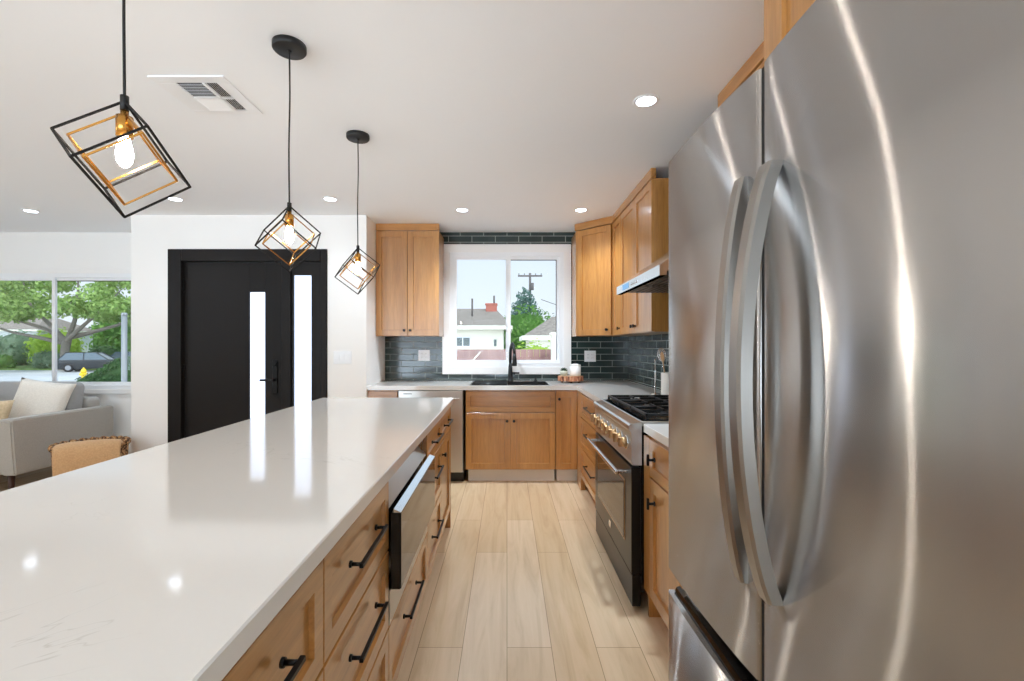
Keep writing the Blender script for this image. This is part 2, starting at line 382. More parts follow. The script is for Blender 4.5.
def catmull(P, n=8):
    P = [Vector(p) for p in P]; Q = [P[0]*2-P[1]]+P+[P[-1]*2-P[-2]]; out = []
    for i in range(1, len(Q)-2):
        a, b, c, d = Q[i-1:i+3]
        for k in range(n):
            t = k/n; out.append(.5*((2*b)+(c-a)*t+(2*a-5*b+4*c-d)*t*t+(3*b-a-3*c+d)*t**3))
    out.append(P[-1]); return out

# ============================================================ SETTING
TH = .15
def wallbox(name, boxes, m='wall'):
    b = MB()
    for q in boxes: b.box(*q)
    return struct(b.build(name, m))
wallbox('floor', [(LEFT-TH, RIGHT+TH, REAR-TH, BACK+TH, -.12, 0)], 'floor')
wallbox('ceiling', [(LEFT-TH, RIGHT+TH, REAR-TH, BACK+TH, CEIL, CEIL+.15)], 'ceiling')
WX0, WX1, WZ0, WZ1 = -.612, .606, 1.062, 2.285           # kitchen window opening
wallbox('wall_back', [(SIDEX-TH, WX0, BACK, BACK+TH, 0, CEIL), (WX1, RIGHT+TH, BACK, BACK+TH, 0, CEIL), (WX0, WX1, BACK, BACK+TH, 0, WZ0), (WX0, WX1, BACK, BACK+TH, WZ1, CEIL)])
wallbox('wall_right', [(RIGHT, RIGHT+TH, REAR-TH, BACK, 0, CEIL)])
DX0, DX1, DZ1 = -3.146, -1.666, 2.186                    # entry opening
wallbox('wall_front', [(RETX, DX0, DOORW, DOORW+TH, 0, CEIL), (DX1, SIDEX, DOORW, DOORW+TH, 0, CEIL), (DX0, DX1, DOORW, DOORW+TH, DZ1, CEIL)])
wallbox('wall_side', [(SIDEX-TH, SIDEX, DOORW+TH, BACK, 0, CEIL)])
wallbox('wall_return', [(RETX, RETX+TH, DOORW+TH, BACK, 0, CEIL)])
LX0, LX1, LZ0, LZ1 = -5.86, -3.9, .825, 2.06              # living room window opening
wallbox('wall_living', [(LEFT-TH, LX0, BACK, BACK+TH, 0, CEIL), (LX1, RETX+TH, BACK, BACK+TH, 0, CEIL), (LX0, LX1, BACK, BACK+TH, 0, LZ0), (LX0, LX1, BACK, BACK+TH, LZ1, CEIL)])
wallbox('wall_left', [(LEFT-TH, LEFT, REAR-TH, -1.6, 0, CEIL), (LEFT-TH, LEFT, 1.8, BACK, 0, CEIL), (LEFT-TH, LEFT, -1.6, 1.8, 0, .8), (LEFT-TH, LEFT, -1.6, 1.8, 2.1, CEIL)])
RX0, RX1, RZ1 = -4.6, .2, 2.15                           # unseen rear sliding door opening, added to let in fill light
wallbox('wall_rear', [(LEFT, RX0, REAR-TH, REAR, 0, CEIL), (RX1, RIGHT, REAR-TH, REAR, 0, CEIL), (RX0, RX1, REAR-TH, REAR, RZ1, CEIL)])
def tilewall(name, boxes, m):
    b = MB()
    for q in boxes: b.box(*q)
    return struct(b.build(name, m))
tilewall('trim_1', [(SIDEX+.001, -.692, BACK-.009, BACK-.0005, CT+.002, CEIL), (.683, RIGHT-.001, BACK-.009, BACK-.0005, CT+.002, CEIL),
                    (-.692, .683, BACK-.009, BACK-.0005, CT+.002, .983), (-.692, .683, BACK-.009, BACK-.0005, 2.375, CEIL)], 'tile_x')
tilewall('trim_2', [(RIGHT-.009, RIGHT-.0005, 1.28, BACK-.01, CT+.002, CEIL)], 'tile_y')
for nm, q in (('baseboard_living', (LEFT, RETX, BACK-.014, BACK, 0, .1)), ('baseboard_front', (RETX, DX0-.002, DOORW-.014, DOORW, 0, .1)), ('baseboard_side', (DX1+.002, SIDEX, DOORW-.014, DOORW, 0, .1)),
              ('baseboard_left', (LEFT, LEFT+.014, REAR, BACK-.014, 0, .1))):
    struct(MB().box(*q, bev=.003).build(nm, 'white'))

def slider_window(name, x0, x1, z0, z1, y, xm, casing, fw=.055, gasket=True, cas=True):
    """opening x0..x1, z0..z1 in a wall whose inner face is at y"""
    r = sthing(name, ((x0+x1)/2, y, z0)); L = r.location.copy()
    if cas:
        c = casing; b = MB()
        b.box(x0-c, x1+c, y-.022, y-.0005, z1, z1+c, .003).box(x0-c, x1+c, y-.026, y-.0005, z0-c, z0, .003)
        b.box(x0-c, x0, y-.022, y-.0005, z0, z1, .003).box(x1, x1+c, y-.022, y-.0005, z0, z1, .003); b.build('casing', 'white', r, L)
    b = MB(); ya, yb = y-.014, y+.09
    q = fw*.75; b.box(x0, x1, ya, yb, z1-q, z1).box(x0, x1, ya, yb, z0, z0+q).box(x0, x0+q, ya, yb, z0+q, z1-q).box(x1-q, x1, ya, yb, z0+q, z1-q); b.build('frame', 'vinyl', r, L)
    ix0, ix1, iz0, iz1 = x0+fw*.75, x1-fw*.75, z0+fw*.75, z1-fw*.75; s = .032
    for k, (a, c_, yy) in enumerate(((ix0, xm+.033, y-.006), (xm-.02, ix1, y+.018))):
        b = MB(); b.box(a, c_, yy, yy+.026, iz1-s, iz1).box(a, c_, yy, yy+.026, iz0, iz0+s).box(a, a+s, yy, yy+.026, iz0+s, iz1-s).box(c_-s, c_, yy, yy+.026, iz0+s, iz1-s)
        sash = b.build('sash', 'vinyl', r, L)
        MB().box(a+s, c_-s, yy+.011, yy+.015, iz0+s, iz1-s).build('glass_pane', 'glass', sash, L)
        if gasket and k == 1:
            g = .007; b = MB(); A, C, Z0, Z1 = a+s, c_-s, iz0+s, iz1-s
            b.box(A, C, yy-.001, yy+.01, Z1-g, Z1).box(A, A+g*.6, yy-.001, yy+.01, Z0, Z1).box(C-g, C, yy-.001, yy+.01, Z0, Z1); b.build('gasket', 'rubber', sash, L)
    return r
slider_window('window_1', WX0, WX1, WZ0, WZ1, BACK, .006, .079)
slider_window('window_2', LX0, LX1, LZ0, LZ1, BACK, -4.87, .05)
slider_window('window_rear_added', RX0, RX1, .02, RZ1, REAR-.12, -2.2, .0, .07, False, False)  # unseen sliding door, added as a source of rear fill
r = sthing('window_left_added', (LEFT, 0, .8)); b = MB()  # unseen left wall window, added to light the room
for q in ((-1.6, 1.8, .8, .85), (-1.6, 1.8, 2.05, 2.1), (-1.6, -1.55, .85, 2.05), (1.75, 1.8, .85, 2.05), (.07, .13, .85, 2.05)): b.box(LEFT-.1, LEFT-.04, *q)
b.build('frame', 'vinyl', r, r.location); MB().box(LEFT-.075, LEFT-.07, -1.55, 1.75, .85, 2.05).build('glass_pane', 'glass', r, r.location)

# entry door with side light
r = sthing('door_1', ((DX0+DX1)/2, DOORW, 0)); L = r.location.copy(); y0, y1 = DOORW-.012, DOORW+.1
MX0, MX1 = -2.09, -2.005; LEAF0, LEAF1 = DX0+.128, MX0; e_ = .0
b = MB(); b.box(DX0+.002, DX0+.127, y0, y1, 0, DZ1-.002, .004).box(DX1-.06, DX1-.002, y0, y1, 0, DZ1-.002, .004).box(DX0+.127, DX1-.06, y0, y1, DZ1-.115, DZ1-.002, .004).box(MX0+.002, MX1, y0, y1, 0, DZ1-.115, .004)
b.build('frame', 'door_dark', r, L)
GA, GB, GT, GBOT = -2.408, -2.262, 1.79, .25
yl = DOORW+.03
b = MB(); b.box(LEAF0+.004, GA, yl, yl+.045, .01, DZ1-.12, .002).box(GB, LEAF1-.003, yl, yl+.045, .01, DZ1-.12, .002).box(GA, GB, yl, yl+.045, GT, DZ1-.12).box(GA, GB, yl, yl+.045, .01, GBOT)
leafo = b.build('door_leaf', 'door_dark', r, L)
MB().box(GA, GB, yl+.015, yl+.025, GBOT, GT).build('glass_pane', 'frosted_glow', leafo, L)
for z in (.3, 1.05, 1.85): MB().box(LEAF0-.012, LEAF0+.012, y0+.025, yl+.002, z-.06, z+.06, .002).build('hinge', 'black', leafo, L)
hx = -2.165; b = MB(); b.box(hx-.025, hx+.025, yl-.012, yl, .84, 1.16, .004).cyl((hx, yl-.03, 1.12), (hx, yl-.01, 1.12), .022).cyl((hx, yl-.06, .97), (hx, yl-.01, .97), .012).box(hx-.115, hx+.014, yl-.068, yl-.05, .96, .98, .004)
b.build('door_handle', 'black', leafo, L)
SA, SB, ST = -1.988, -1.82, 1.945
b = MB(); b.box(MX1+.002, SA, yl-.02, yl+.045, .01, DZ1-.117).box(SB, DX1-.062, yl-.02, yl+.045, .01, DZ1-.117).box(SA, SB, yl-.02, yl+.045, ST, DZ1-.117).box(SA, SB, yl-.02, yl+.045, .01, .25)
sl = b.build('side_light', 'door_dark', r, L)
MB().box(SA, SB, yl+.005, yl+.015, .25, ST).build('glass_pane', 'frosted_glow', sl, L)

# ============================================================ CABINETS
def bar_handle(f, xc, z, length, y, m='black'):
    b = MB(); h = length/2
    b.box(xc-h, xc+h, y-.036, y-.026, z-.005, z+.005, .0012)
    for sx in (-1, 1):
        x = xc+sx*(h-.012); b.cyl((x, y, z), (x, y-.006, z), .0085, seg=12).cyl((x, y-.004, z), (x, y-.028, z), .0048, seg=10)
    return b.build('handle', m, f)
def knob(f, x, z, y, m='black'):
    b = MB(); b.cyl((x, y, z), (x, y-.004, z), .0085, seg=14).cyl((x, y-.003, z), (x, y-.016, z), .005, seg=12).cyl((x, y-.015, z), (x, y-.026, z), .0135, .0125, seg=16); return b.build('knob', m, f)
def vbar(f, x, z, length, y):
    b = MB(); h = length/2; b.box(x-.006, x+.006, y-.036, y-.026, z-h, z+h, .0015)
    b.cyl((x, y, z), (x, y-.005, z), .011, seg=14).cyl((x, y, z), (x, y-.028, z), .006, seg=12)
    return b.build('knob', 'black', f)
T = .02
def fronts(root, specs):
    """spec: (kind, x0, x1, z0, z1, hardware)"""
    for kind, x0, x1, z0, z1, hw in specs:
        g = .0018
        rail = .055 if kind == 'door' else .045
        f = MB().shaker(x0+g, x1-g, z0+g, z1-g, 0, T, rail).build('door' if kind == 'door' else ('false_front' if kind == 'false' else 'drawer'), 'wood_v' if kind == 'door' else 'wood_h', root)
        if not hw: continue
        if hw[0] == 'bar': bar_handle(f, hw[1], hw[2], hw[3], -T)
        elif hw[0] == 'knob': knob(f, hw[1], hw[2], -T)
        elif hw[0] == 'vbar': vbar(f, hw[1], hw[2], hw[3], -T)
def base_cabinet(name, label, loc, rot, w, d, specs, toe=.12, top=.874, toe_m='wood_h', group=None, toe_rec=.07, body=None):
    r = thing(name, label, 'cabinet', loc, rot, group)
    b = MB()
    if body: body(b)
    else: b.box(0.0008, w-.0008, 0, d, toe, top)
    b.build('body', 'wood_v', r)
    MB().box(.019, w-.001, toe_rec, d, 0, toe-.0005).build('toe_kick', toe_m, r)
    fronts(r, specs); return r
# --- island frame
ISL_A = math.radians(.65)
def isl(u, v):      # u across (0 = aisle edge), v along
    return (-.345+u*math.cos(ISL_A)-v*math.sin(ISL_A), u*math.sin(ISL_A)+v*math.cos(ISL_A))
def isl_loc(u, v, z=0): x, y = isl(u, v); return (x, y, z)
IR = PI/2+ISL_A
FU = -.04           # carcass face (door fronts proud by T)
G_ISL = 'maple island cabinets under the white top'
def stack3(w, hl=.25): return [('drawer', 0, w, .632, .855, ('bar', w/2, .765, hl)), ('drawer', 0, w, .38, .628, ('bar', w/2, .54, hl)), ('drawer', 0, w, .125, .376, ('bar', w/2, .29, hl))]
VS = [.36, .955, 1.505, 2.275, 2.81, 3.29]
W = lambda i: VS[i+1]-VS[i]-.001
base_cabinet('drawer_cabinet', 'maple island drawer stack with black pulls at the near end of the island', isl_loc(FU, VS[0]), IR, W(0), .6, stack3(W(0)))
base_cabinet('drawer_cabinet', 'maple island three drawer cabinet just before the black drawer microwave', isl_loc(FU, VS[1]), IR, W(1), .6, stack3(W(1)))
w = W(2)
def mwbody(b):
    b.box(.0008, w-.0008, 0, .6, .12, .41).box(.0008, .02, 0, .6, .41, .874).box(w-.02, w-.0008, 0, .6, .41, .874).box(.02, w-.02, .57, .6, .41, .874)
base_cabinet('microwave_cabinet', 'maple island cabinet with one wide pull drawer beneath the drawer microwave', isl_loc(FU, VS[2]), IR, w, .6, [('drawer', 0, w, .125, .375, ('bar', w/2-.04, .285, .27))], body=mwbody)
r = thing('drawer_microwave', 'black glass drawer microwave with sloping steel control strip set into the island', 'microwave', isl_loc(FU, VS[2], .412), IR)
b = MB(); b.box(.022, w-.022, .002, .55, .0, .344).box(.022, w-.022, 0.073, .55, .344, .458); b.build('body', 'range_black', r)
MB().box(.004, w-.004, -.022, 0, -.032, .082, .002).build('trim_strip', 'steel', r)
b = MB(); b.prism([(.072, .345), (-.016, .3452), (.07, .458), (.072, .458)], .004, w-.004, Matrix(((0, 0, 1, 0), (1, 0, 0, 0), (0, 1, 0, 0), (0, 0, 0, 1)))); b.build('control_panel', 'steel', r)
b = MB(); b.box(.004, w-.004, -.056, -.024, .085, .335, .003); dr = b.build('drawer', 'range_black', r)
MB().box(.006, w-.006, -.0585, -.0555, .087, .333, .001).build('glass_front', 'glass_black', dr)
MB().prism([(-.058, .3352), (-.058, .337), (-.034, .347), (-.034, .3352)], .004, w-.004, Matrix(((0, 0, 1, 0), (1, 0, 0, 0), (0, 1, 0, 0), (0, 0, 0, 1)))).build('top_strip', 'chrome', dr)
base_cabinet('drawer_cabinet', 'maple island three drawer cabinet just past the drawer microwave', isl_loc(FU, VS[3]), IR, W(3), .6, [('drawer', 0, W(3), .70, .855, ('bar', W(3)/2, .785, .25)), ('drawer', 0, W(3), .415, .696, ('bar', W(3)/2, .6, .25)), ('drawer', 0, W(3), .125, .411, ('bar', W(3)/2, .29, .25))])
w4 = W(4)
ec = base_cabinet('end_cabinet', 'maple island end cabinet with small drawer over a single knobbed door', isl_loc(FU, VS[4]), IR, w4, .6, [('drawer', 0, w4-.0, .70, .855, ('bar', w4/2, .785, .25)), ('door', 0, w4, .125, .696, ('knob', .045, .62))])
MB().box(w4+.002, w4+.023, -.022, .6, 0, .874, .002).build('end_panel', 'wood_v', ec)
ob = MB().box(-.66, -.6415, .36, 3.312, 0, .874, .002).build('island_cladding', 'wood_y', None, None)
ob.location = isl_loc(0, 0); ob.rotation_euler = (0, 0, ISL_A); tag(ob, 'maple cladding under the seating side of the island top', 'cladding')
ob = MB().box(-.945, 0, .2, 3.36, .8745, .9145, .003).build('island_countertop', 'quartz', None, None)
ob.location = isl_loc(0, 0); ob.rotation_euler = (0, 0, ISL_A); tag(ob, 'large white quartz island worktop with faint grey veins', 'countertop')

# --- back run (faces -Y)
YB = 4.37; DB = BACK-.012-YB
base_cabinet('base_cabinet', 'narrow maple base cabinet between the white wall and the dishwasher', (-1.302, YB, 0), 0, .278, DB, [('drawer', 0, .278, .70, .862, ('knob', .139, .78)), ('door', 0, .278, .13, .695, ('knob', .24, .63))], .125, toe_m='toe')
wS = .842; xs = -.388
def sinkbody(b): b.box(.0008, wS-.0008, 0, DB, .125, .66).box(.0008, .02, 0, DB, .66, .874).box(wS-.02, wS-.0008, 0, DB, .66, .874).box(.02, wS-.02, 0, .02, .66, .874)
base_cabinet('sink_cabinet', 'wide maple sink base cabinet with false front over two knobbed doors', (xs, YB, 0), 0, wS, DB,
             [('false', 0, wS, .668, .862, None), ('door', 0, wS/2, .13, .66, ('knob', wS/2-.032, .585)), ('door', wS/2, wS, .13, .66, ('knob', wS/2+.032, .585))], .125, toe_m='toe', body=sinkbody)
base_cabinet('corner_cabinet', 'tall narrow single door maple base cabinet in the corner right of the sink', (.456, YB, 0), 0, .215, DB, [('door', 0, .2, .13, .862, ('knob', .032, .79))], .125, toe_m='toe')
r = thing('dishwasher', 'stainless dishwasher under the back worktop left of the sink cabinet', 'dishwasher', (-1.018, YB, 0))
MB().box(.003, .607, .0, DB, .1, .872).build('body', 'fridge_side', r); MB().box(.004, .606, .05, .3, 0, .1).build('toe_kick', 'range_black', r)
d_ = MB().box(.004, .606, -.03, -.001, .105, .868, .004, 2).build('door', 'steel', r)
b = MB(); b.box(.03, .58, -.062, -.046, .785, .803, .004, 2)
for x in (.05, .56): b.box(x-.01, x+.01, -.05, -.03, .787, .801)
b.build('handle', 'steel', d_); MB().box(.05, .13, -.0312, -.03, .835, .842).build('control_marking', 'black_steel', d_)

# --- right run (faces -X)
XR = .675; DR = RIGHT-.012-XR
RR = -PI/2
base_cabinet('drawer_cabinet', 'maple three drawer base cabinet between the range and the corner', (XR, 4.14, 0), RR, .968, DR,
             [('drawer', 0, .968, .66, .862, ('bar', .5, .78, .34)), ('drawer', 0, .968, .395, .655, ('bar', .5, .56, .34)), ('drawer', 0, .968, .125, .39, ('bar', .5, .3, .34))], .12)
MB_f = MB().box(XR-.018, XR+.02, 4.142, 4.349, .0, .874).build('filler_panel', 'wood_v', None, (XR, 4.24, 0)); tag(MB_f, 'maple filler strip closing the inner corner of the base cabinets', 'panel')
fc = base_cabinet('base_cabinet', 'maple base cabinet with drawer and door squeezed between range and fridge', (XR, 2.226, 0), RR, .46, DR,
             [('drawer', .085, .46, .69, .862, ('vbar', .165, .782, .05)), ('door', .085, .46, .135, .684, ('vbar', .165, .588, .05))], .13)
MB().box(.001, .083, -.02, -.001, .13, .862, .001).build('stile', 'wood_v', fc)
MB().box(-.0, .018, -.0, .09, 0, .129).build('side_panel', 'wood_v', fc)

# --- countertops
CF = 4.33; CRX = .655
sx0, sx1, sy0, sy1 = -.355, .405, 4.405, 4.855
b = MB(); z0, z1 = .8745, CT; bk = BACK-.0095
b.box(SIDEX+.001, sx0, CF, bk, z0, z1).box(sx0, sx1, CF, sy0, z0, z1).box(sx0, sx1, sy1, bk, z0, z1).box(sx1, CRX, CF, bk, z0, z1).box(CRX, RIGHT-.0095, 3.168, bk, z0, z1)
tag(b.build('countertop', 'quartz', None, (0, CF, .8745)), 'white quartz L shaped worktop running under the window and into the corner', 'countertop')
tag(MB().box(CRX, RIGHT-.0095, 1.29, 2.232, z0, z1, .002).build('countertop', 'quartz', None, (CRX, 1.8, .8745)), 'short white quartz worktop piece between the range and the fridge', 'countertop')

# --- sink, rack, faucet, dispenser
r = thing('kitchen_sink', 'dark sink basin set into the white worktop below the window', 'sink', (.025, 4.635, .68))
L = r.location.copy(); b = MB(); a0, a1, c0, c1 = sx0+.001, sx1-.001, sy0+.001, sy1-.001
b.box(a0, a1, c0, c1, .68, .69).box(a0, a0+.006, c0, c1, 0.69, CT+.0015).box(a1-.006, a1, c0, c1, 0.69, CT+.0015).box(a0, a1, c0, c0+.006, 0.69, CT+.0015).box(a0, a1, c1-.006, c1, 0.69, CT+.0015)
b.build('basin', 'sink', r, L); MB().cyl((.025, 4.66, .69), (.025, 4.66, .694), .045).build('drain', 'chrome', r, L)
b = MB()
for k in range(19):
    y = 4.42+.0235*k; b.cyl((-.335, y, CT+.006), (.0, y, CT+.006), .0045, seg=8)
b.box(-.34, -.328, 4.4, 4.86, CT+.0005, CT+.0035).box(-.007, .005, 4.4, 4.86, CT+.0005, CT+.0035)
tag(b.build('drying_rack', 'black_steel', None, (-.17, 4.62, CT)), 'roll up dark metal drying rack laid across the left half of the sink', 'rack')
fx, fy = .035, 4.885
r = thing('faucet', 'matte black pull down gooseneck faucet standing behind the sink', 'faucet', (fx, fy, CT)); L = r.location.copy()
b = MB(); b.lathe((fx, fy, CT), [(0, 0), (.034, 0), (.034, .006), (.026, .014), (.024, .05), (.021, .15), (.014, .2), (.0, .2)]); b.build('base', 'black_matte', r, L)
arc = [(fx, fy, CT+.19), (fx, fy, CT+.3)] + [(fx+.004*k, fy-.1+.1*math.cos(a), CT+.31+.085*math.sin(a)) for k, a in enumerate([i*PI/10 for i in range(0, 10)])] + [(fx+.04, fy-.2, CT+.29)]
MB().tube(arc, .0155, 12).build('spout', 'black_matte', r, L)
MB().lathe((fx+.04, fy-.2, CT+.17), [(0, 0), (.024, 0), (.025, .02), (.021, .08), (.016, .125), (0, .125)]).build('spray_head', 'black_matte', r, L)
MB().cyl((fx+.02, fy, CT+.085), (fx+.05, fy, CT+.085), .013).box(fx+.045, fx+.095, fy-.008, fy+.008, CT+.078, CT+.096, .003).build('lever', 'black_matte', r, L)
b = MB(); b.lathe((.3, 4.895, CT), [(0, 0), (.02, 0), (.02, .006), (.012, .01), (.011, .03), (0, .03)]).cyl((.3, 4.895, CT+.028), (.3, 4.83, CT+.034), .008, seg=10)
tag(b.build('soap_dispenser', 'black_matte', None, (.3, 4.895, CT)), 'low black soap dispenser spout on the worktop right of the faucet', 'dispenser')

# --- wood slice tray with pot and jar
tx, ty = .645, 4.72
r = thing('wood_tray', 'bark edged wood slice board in the corner right of the sink', 'tray', (tx, ty, CT)); L = r.location.copy()
b = MB(); prof = []
random.seed(3); pts = []
for k in range(40):
    a = 2*PI*k/40; q = 1+.03*math.sin(5*a+1)+.02*math.sin(11*a); pts.append((tx+.128*q*math.cos(a), ty+.1*q*math.sin(a)))
b.prism(pts, CT+.018, CT+.066); b.build('slice', 'bark_board', r, L)
MB().prism([(tx+(x-tx)*.95, ty+(y-ty)*.95) for x, y in pts], CT+.0661, CT+.069).build('face', 'board_top', r, L)
for ax, ay in ((-.085, 0), (.085, .0), (0, .065), (0, -.065)): MB().cyl((tx+ax, ty+ay, CT), (tx+ax, ty+ay, CT+.018), .012).build('foot', 'leg_wood', r, L)
px_, py_ = .575, 4.7
r = thing('potted_succulent', 'small round grey pot with dark green succulent on the wood slice', 'plant', (px_, py_, CT+.069)); L = r.location.copy(); z = CT+.069
MB().lathe((px_, py_, z), [(0, 0), (.026, 0), (.038, .018), (.04, .035), (.034, .052), (.028, .054), (.027, .046), (0, .046)]).build('pot', 'ceramic_grey', r, L)
b = MB(); random.seed(5)
for ring, (n_, el, ln) in enumerate(((9, .35, .042), (8, .8, .042), (5, 1.2, .04))):
    for k in range(n_):
        a = 2*PI*(k+.5*ring)/n_; d = Vector((math.cos(a)*math.cos(el), math.sin(a)*math.cos(el), math.sin(el))); s0 = Vector((px_, py_, z+.047))
        b.cyl(s0, s0+d*ln*.6, .004, .009, seg=7).cyl(s0+d*ln*.6, s0+d*ln, .009, .001, seg=7)
b.build('succulent', 'succulent', r, L)
jx, jy = .695, 4.735
r = thing('ceramic_jar', 'white lidded ceramic jar with dark knob on the wood slice', 'jar', (jx, jy, CT+.069)); L = r.location.copy()
MB().lathe((jx, jy, z), [(0, 0), (.052, 0), (.056, .006), (.056, .1), (0, .1)]).build('body', 'ceramic', r, L)
MB().lathe((jx, jy, z), [(0, .1005), (.054, .1005), (.057, .104), (.055, .112), (.02, .122), (0, .123)]).build('lid', 'ceramic', r, L)
MB().cyl((jx, jy, z+.122), (jx, jy, z+.13), .005).ball((jx, jy, z+.136), .009).build('knob', 'black', r, L)

# --- utensil crock and its utensils
cx_, cy_ = 1.195, 3.42
tag(MB().lathe((cx_, cy_, CT), [(0, 0), (.055, 0), (.06, .006), (.06, .175), (.054, .178), (.053, .012), (0, .012)], 32).build('utensil_crock', 'ceramic', None, (cx_, cy_, CT)), 'tall white ceramic crock on the worktop behind the range', 'crock')
def utensil(name, label, cat, ax, ay, lean, kind, m, mh=None):
    r = thing(name, label, cat, (cx_+ax, cy_+ay, CT+.0135)); d = Vector((lean[0], lean[1], 1)).normalized(); a = Vector((0, 0, 0.006)); e = a+d*.24
    MB().cyl(a, e, .006, .005, seg=10).build('handle', mh or m, r); b = MB(); q = d.to_track_quat('Z', 'Y').to_matrix().to_4x4(); q.translation = e
    if kind == 'spoon': b.ball((0, 0, .035), .03, (.85, .25, 1.3), mtx=q)
    elif kind == 'spatula': b.box(-.03, .03, -.003, .003, -.005, .085, .002, mtx=q)
    elif kind == 'whisk':
        for k in range(6):
            a_ = PI*k/6; pts = [q @ Vector((math.cos(a_)*.032*math.sin(t*PI)*s, math.sin(a_)*.032*math.sin(t*PI)*s, .1*math.sin(t*PI/1))) for s in (1,) for t in [i/10 for i in range(0, 6)]]
            pts2 = [q @ Vector((-math.cos(a_)*.032*math.sin(t*PI), -math.sin(a_)*.032*math.sin(t*PI), .1*math.sin(t*PI))) for t in [i/10 for i in range(5, -1, -1)]]
            pts = [q @ Vector((math.cos(a_)*.03*math.sin(p), math.sin(a_)*.03*math.sin(p), .05*(1-math.cos(p)))) for p in [i*2*PI/16 for i in range(17)]]
            b.tube(pts, .0016, 6)
    elif kind == 'ladle': b.ball((0, -.02, .01), .034, (1, 1, .7), mtx=q)
    b.build('head', m, r)
utensil('wooden_spoon', 'pale wooden spoon leaning left in the white crock', 'utensil', -.02, -.01, (-.14, -.03), 'spoon', 'spoon')
utensil('wooden_spatula', 'flat wooden spatula standing in the white crock', 'utensil', .015, -.02, (.05, -.12), 'spatula', 'spoon')
utensil('wire_whisk', 'steel wire whisk standing in the white crock', 'utensil', -.012, .02, (-.1, .1), 'whisk', 'chrome')
utensil('black_ladle', 'black ladle standing in the white crock', 'utensil', .02, .018, (.1, .06), 'ladle', 'black_matte')
r = thing('paper_towel_holder', 'slim steel towel post on the worktop beside the white crock', 'holder', (1.135, 3.56, CT))
MB().lathe((0, 0, 0), [(0, 0), (.04, 0), (.04, .008), (.006, .012), (.005, .25), (.009, .256), (.009, .268), (0, .275)]).build('post', 'chrome', r)

# ============================================================ UPPER CABINETS
UZ0, UZ1 = 1.384, 2.43
def upper(name, label, loc, rot, w, d, specs, z0=UZ0, poly=None, crown=True):
    r = thing(name, label, 'cabinet', (loc[0], loc[1], z0), rot)
    h = UZ1-z0; b = MB()
    if poly: b.prism(poly, 0, h)
    else: b.box(.0008, w-.0008, 0, d, 0, h)
    b.build('body', 'wood_v', r)
    if crown:
        b = MB(); b.box(-.0005, w+.0005, -.024, .012, h+.0005, CEIL-z0-.001, .003); b.build('crown', 'wood_h', r)
    fronts(r, [(k, a, c, y0_-z0, y1_-z0, None if not hw else (hw[0], hw[1], hw[2]-z0)) for k, a, c, y0_, y1_, hw in specs]); return r
D1 = UZ1-.005
upper('wall_cabinet', 'two door maple wall cabinet left of the kitchen window', (-1.302, 4.632, 0), 0, .628, BACK-.01-4.632, [('door', .0, .314, UZ0+.002, D1, ('knob', .314-.03, 1.44)), ('door', .314, .628, UZ0+.002, D1, ('knob', .314+.03, 1.44))])
MB  # diagonal corner cabinet
q = math.sqrt(.5); wd = math.hypot(.31, .32)
dxl, dyl = .69, 4.655
def loc2(x, y):
    x, y = x-dxl, y-dyl; c, s = math.cos(PI/4), math.sin(PI/4); return (x*c-y*s, x*s+y*c)
poly = [loc2(*p) for p in ((dxl, dyl), (1.0, 4.345), (RIGHT-.01, 4.345), (RIGHT-.01, BACK-.01), (dxl, BACK-.01))]
wdg = math.hypot(1.0-dxl, .31)
upper('corner_wall_cabinet', 'angled single door maple wall cabinet in the corner right of the window', (dxl, dyl, 0), -PI/4, wdg, .3, [('door', .03, wdg-.02, UZ0+.002, D1, ('knob', wdg-.06, 1.44))], poly=poly)
XU = 1.003; DU = RIGHT-.01-XU
upper('wall_cabinet', 'narrow single door maple wall cabinet between the corner cabinet and the double one', (XU, 4.343, 0), RR, .318, DU, [('door', .003, .318, UZ0+.002, D1, ('knob', .318-.035, 1.44))])
upper('wall_cabinet', 'double door maple wall cabinet next to the range hood', (XU, 4.024, 0), RR, .86, DU, [('door', 0, .43, UZ0+.002, D1, ('knob', .395, 1.44)), ('door', .43, .86, UZ0+.002, D1, ('knob', .465, 1.44))])
upper('wall_cabinet', 'maple wall cabinet hidden behind the fridge top past the hood', (1.04, 2.245, 0), RR, .96, RIGHT-.01-1.04, [('door', 0, .48, UZ0+.002, D1, ('knob', .44, 1.44)), ('door', .48, .96, UZ0+.002, D1, ('knob', .52, 1.44))])
upper('fridge_top_cabinet', 'deep maple cabinet above the stainless fridge', (.704, 1.275, 0), RR, .925, RIGHT-.01-.704, [('door', .06, .4925, 1.83, D1, ('knob', .45, 1.88)), ('door', .4925, .9, 1.83, D1, ('knob', .53, 1.88))], z0=1.82)

# ============================================================ RANGE HOOD
hy0, hy1 = 2.262, 3.148
r = thing('range_hood', 'stainless range hood with blue display mounted over the gas range', 'hood', (RIGHT-.01, 2.705, 1.63)); L = r.location.copy(); hb = RIGHT-.01
to_y = Matrix(((1, 0, 0, 0), (0, 0, 1, 0), (0, 1, 0, 0), (0, 0, 0, 1)))
b = MB(); b.prism([(.742, 1.632), (.742, 1.684), (.75, 1.688), (1.13, 1.955), (hb, 1.955), (hb, 1.655), (.78, 1.655), (.775, 1.632)], hy0, hy1, to_y); b.build('canopy', 'hood', r, L)
MB().box(1.13, hb, 2.53, 2.88, 1.9555, CEIL-.001, .002).build('chimney', 'steel', r, L)
for k in range(2):
    ya = hy0+.05+k*.41; b = MB(); b.box(.8, 1.24, ya, ya+.38, 1.643, 1.6545)
    for j in range(12): b.box(.82+.034*j, .836+.034*j, ya+.02, ya+.36, 1.638, 1.643)
    b.build('filter', 'filter', r, L)
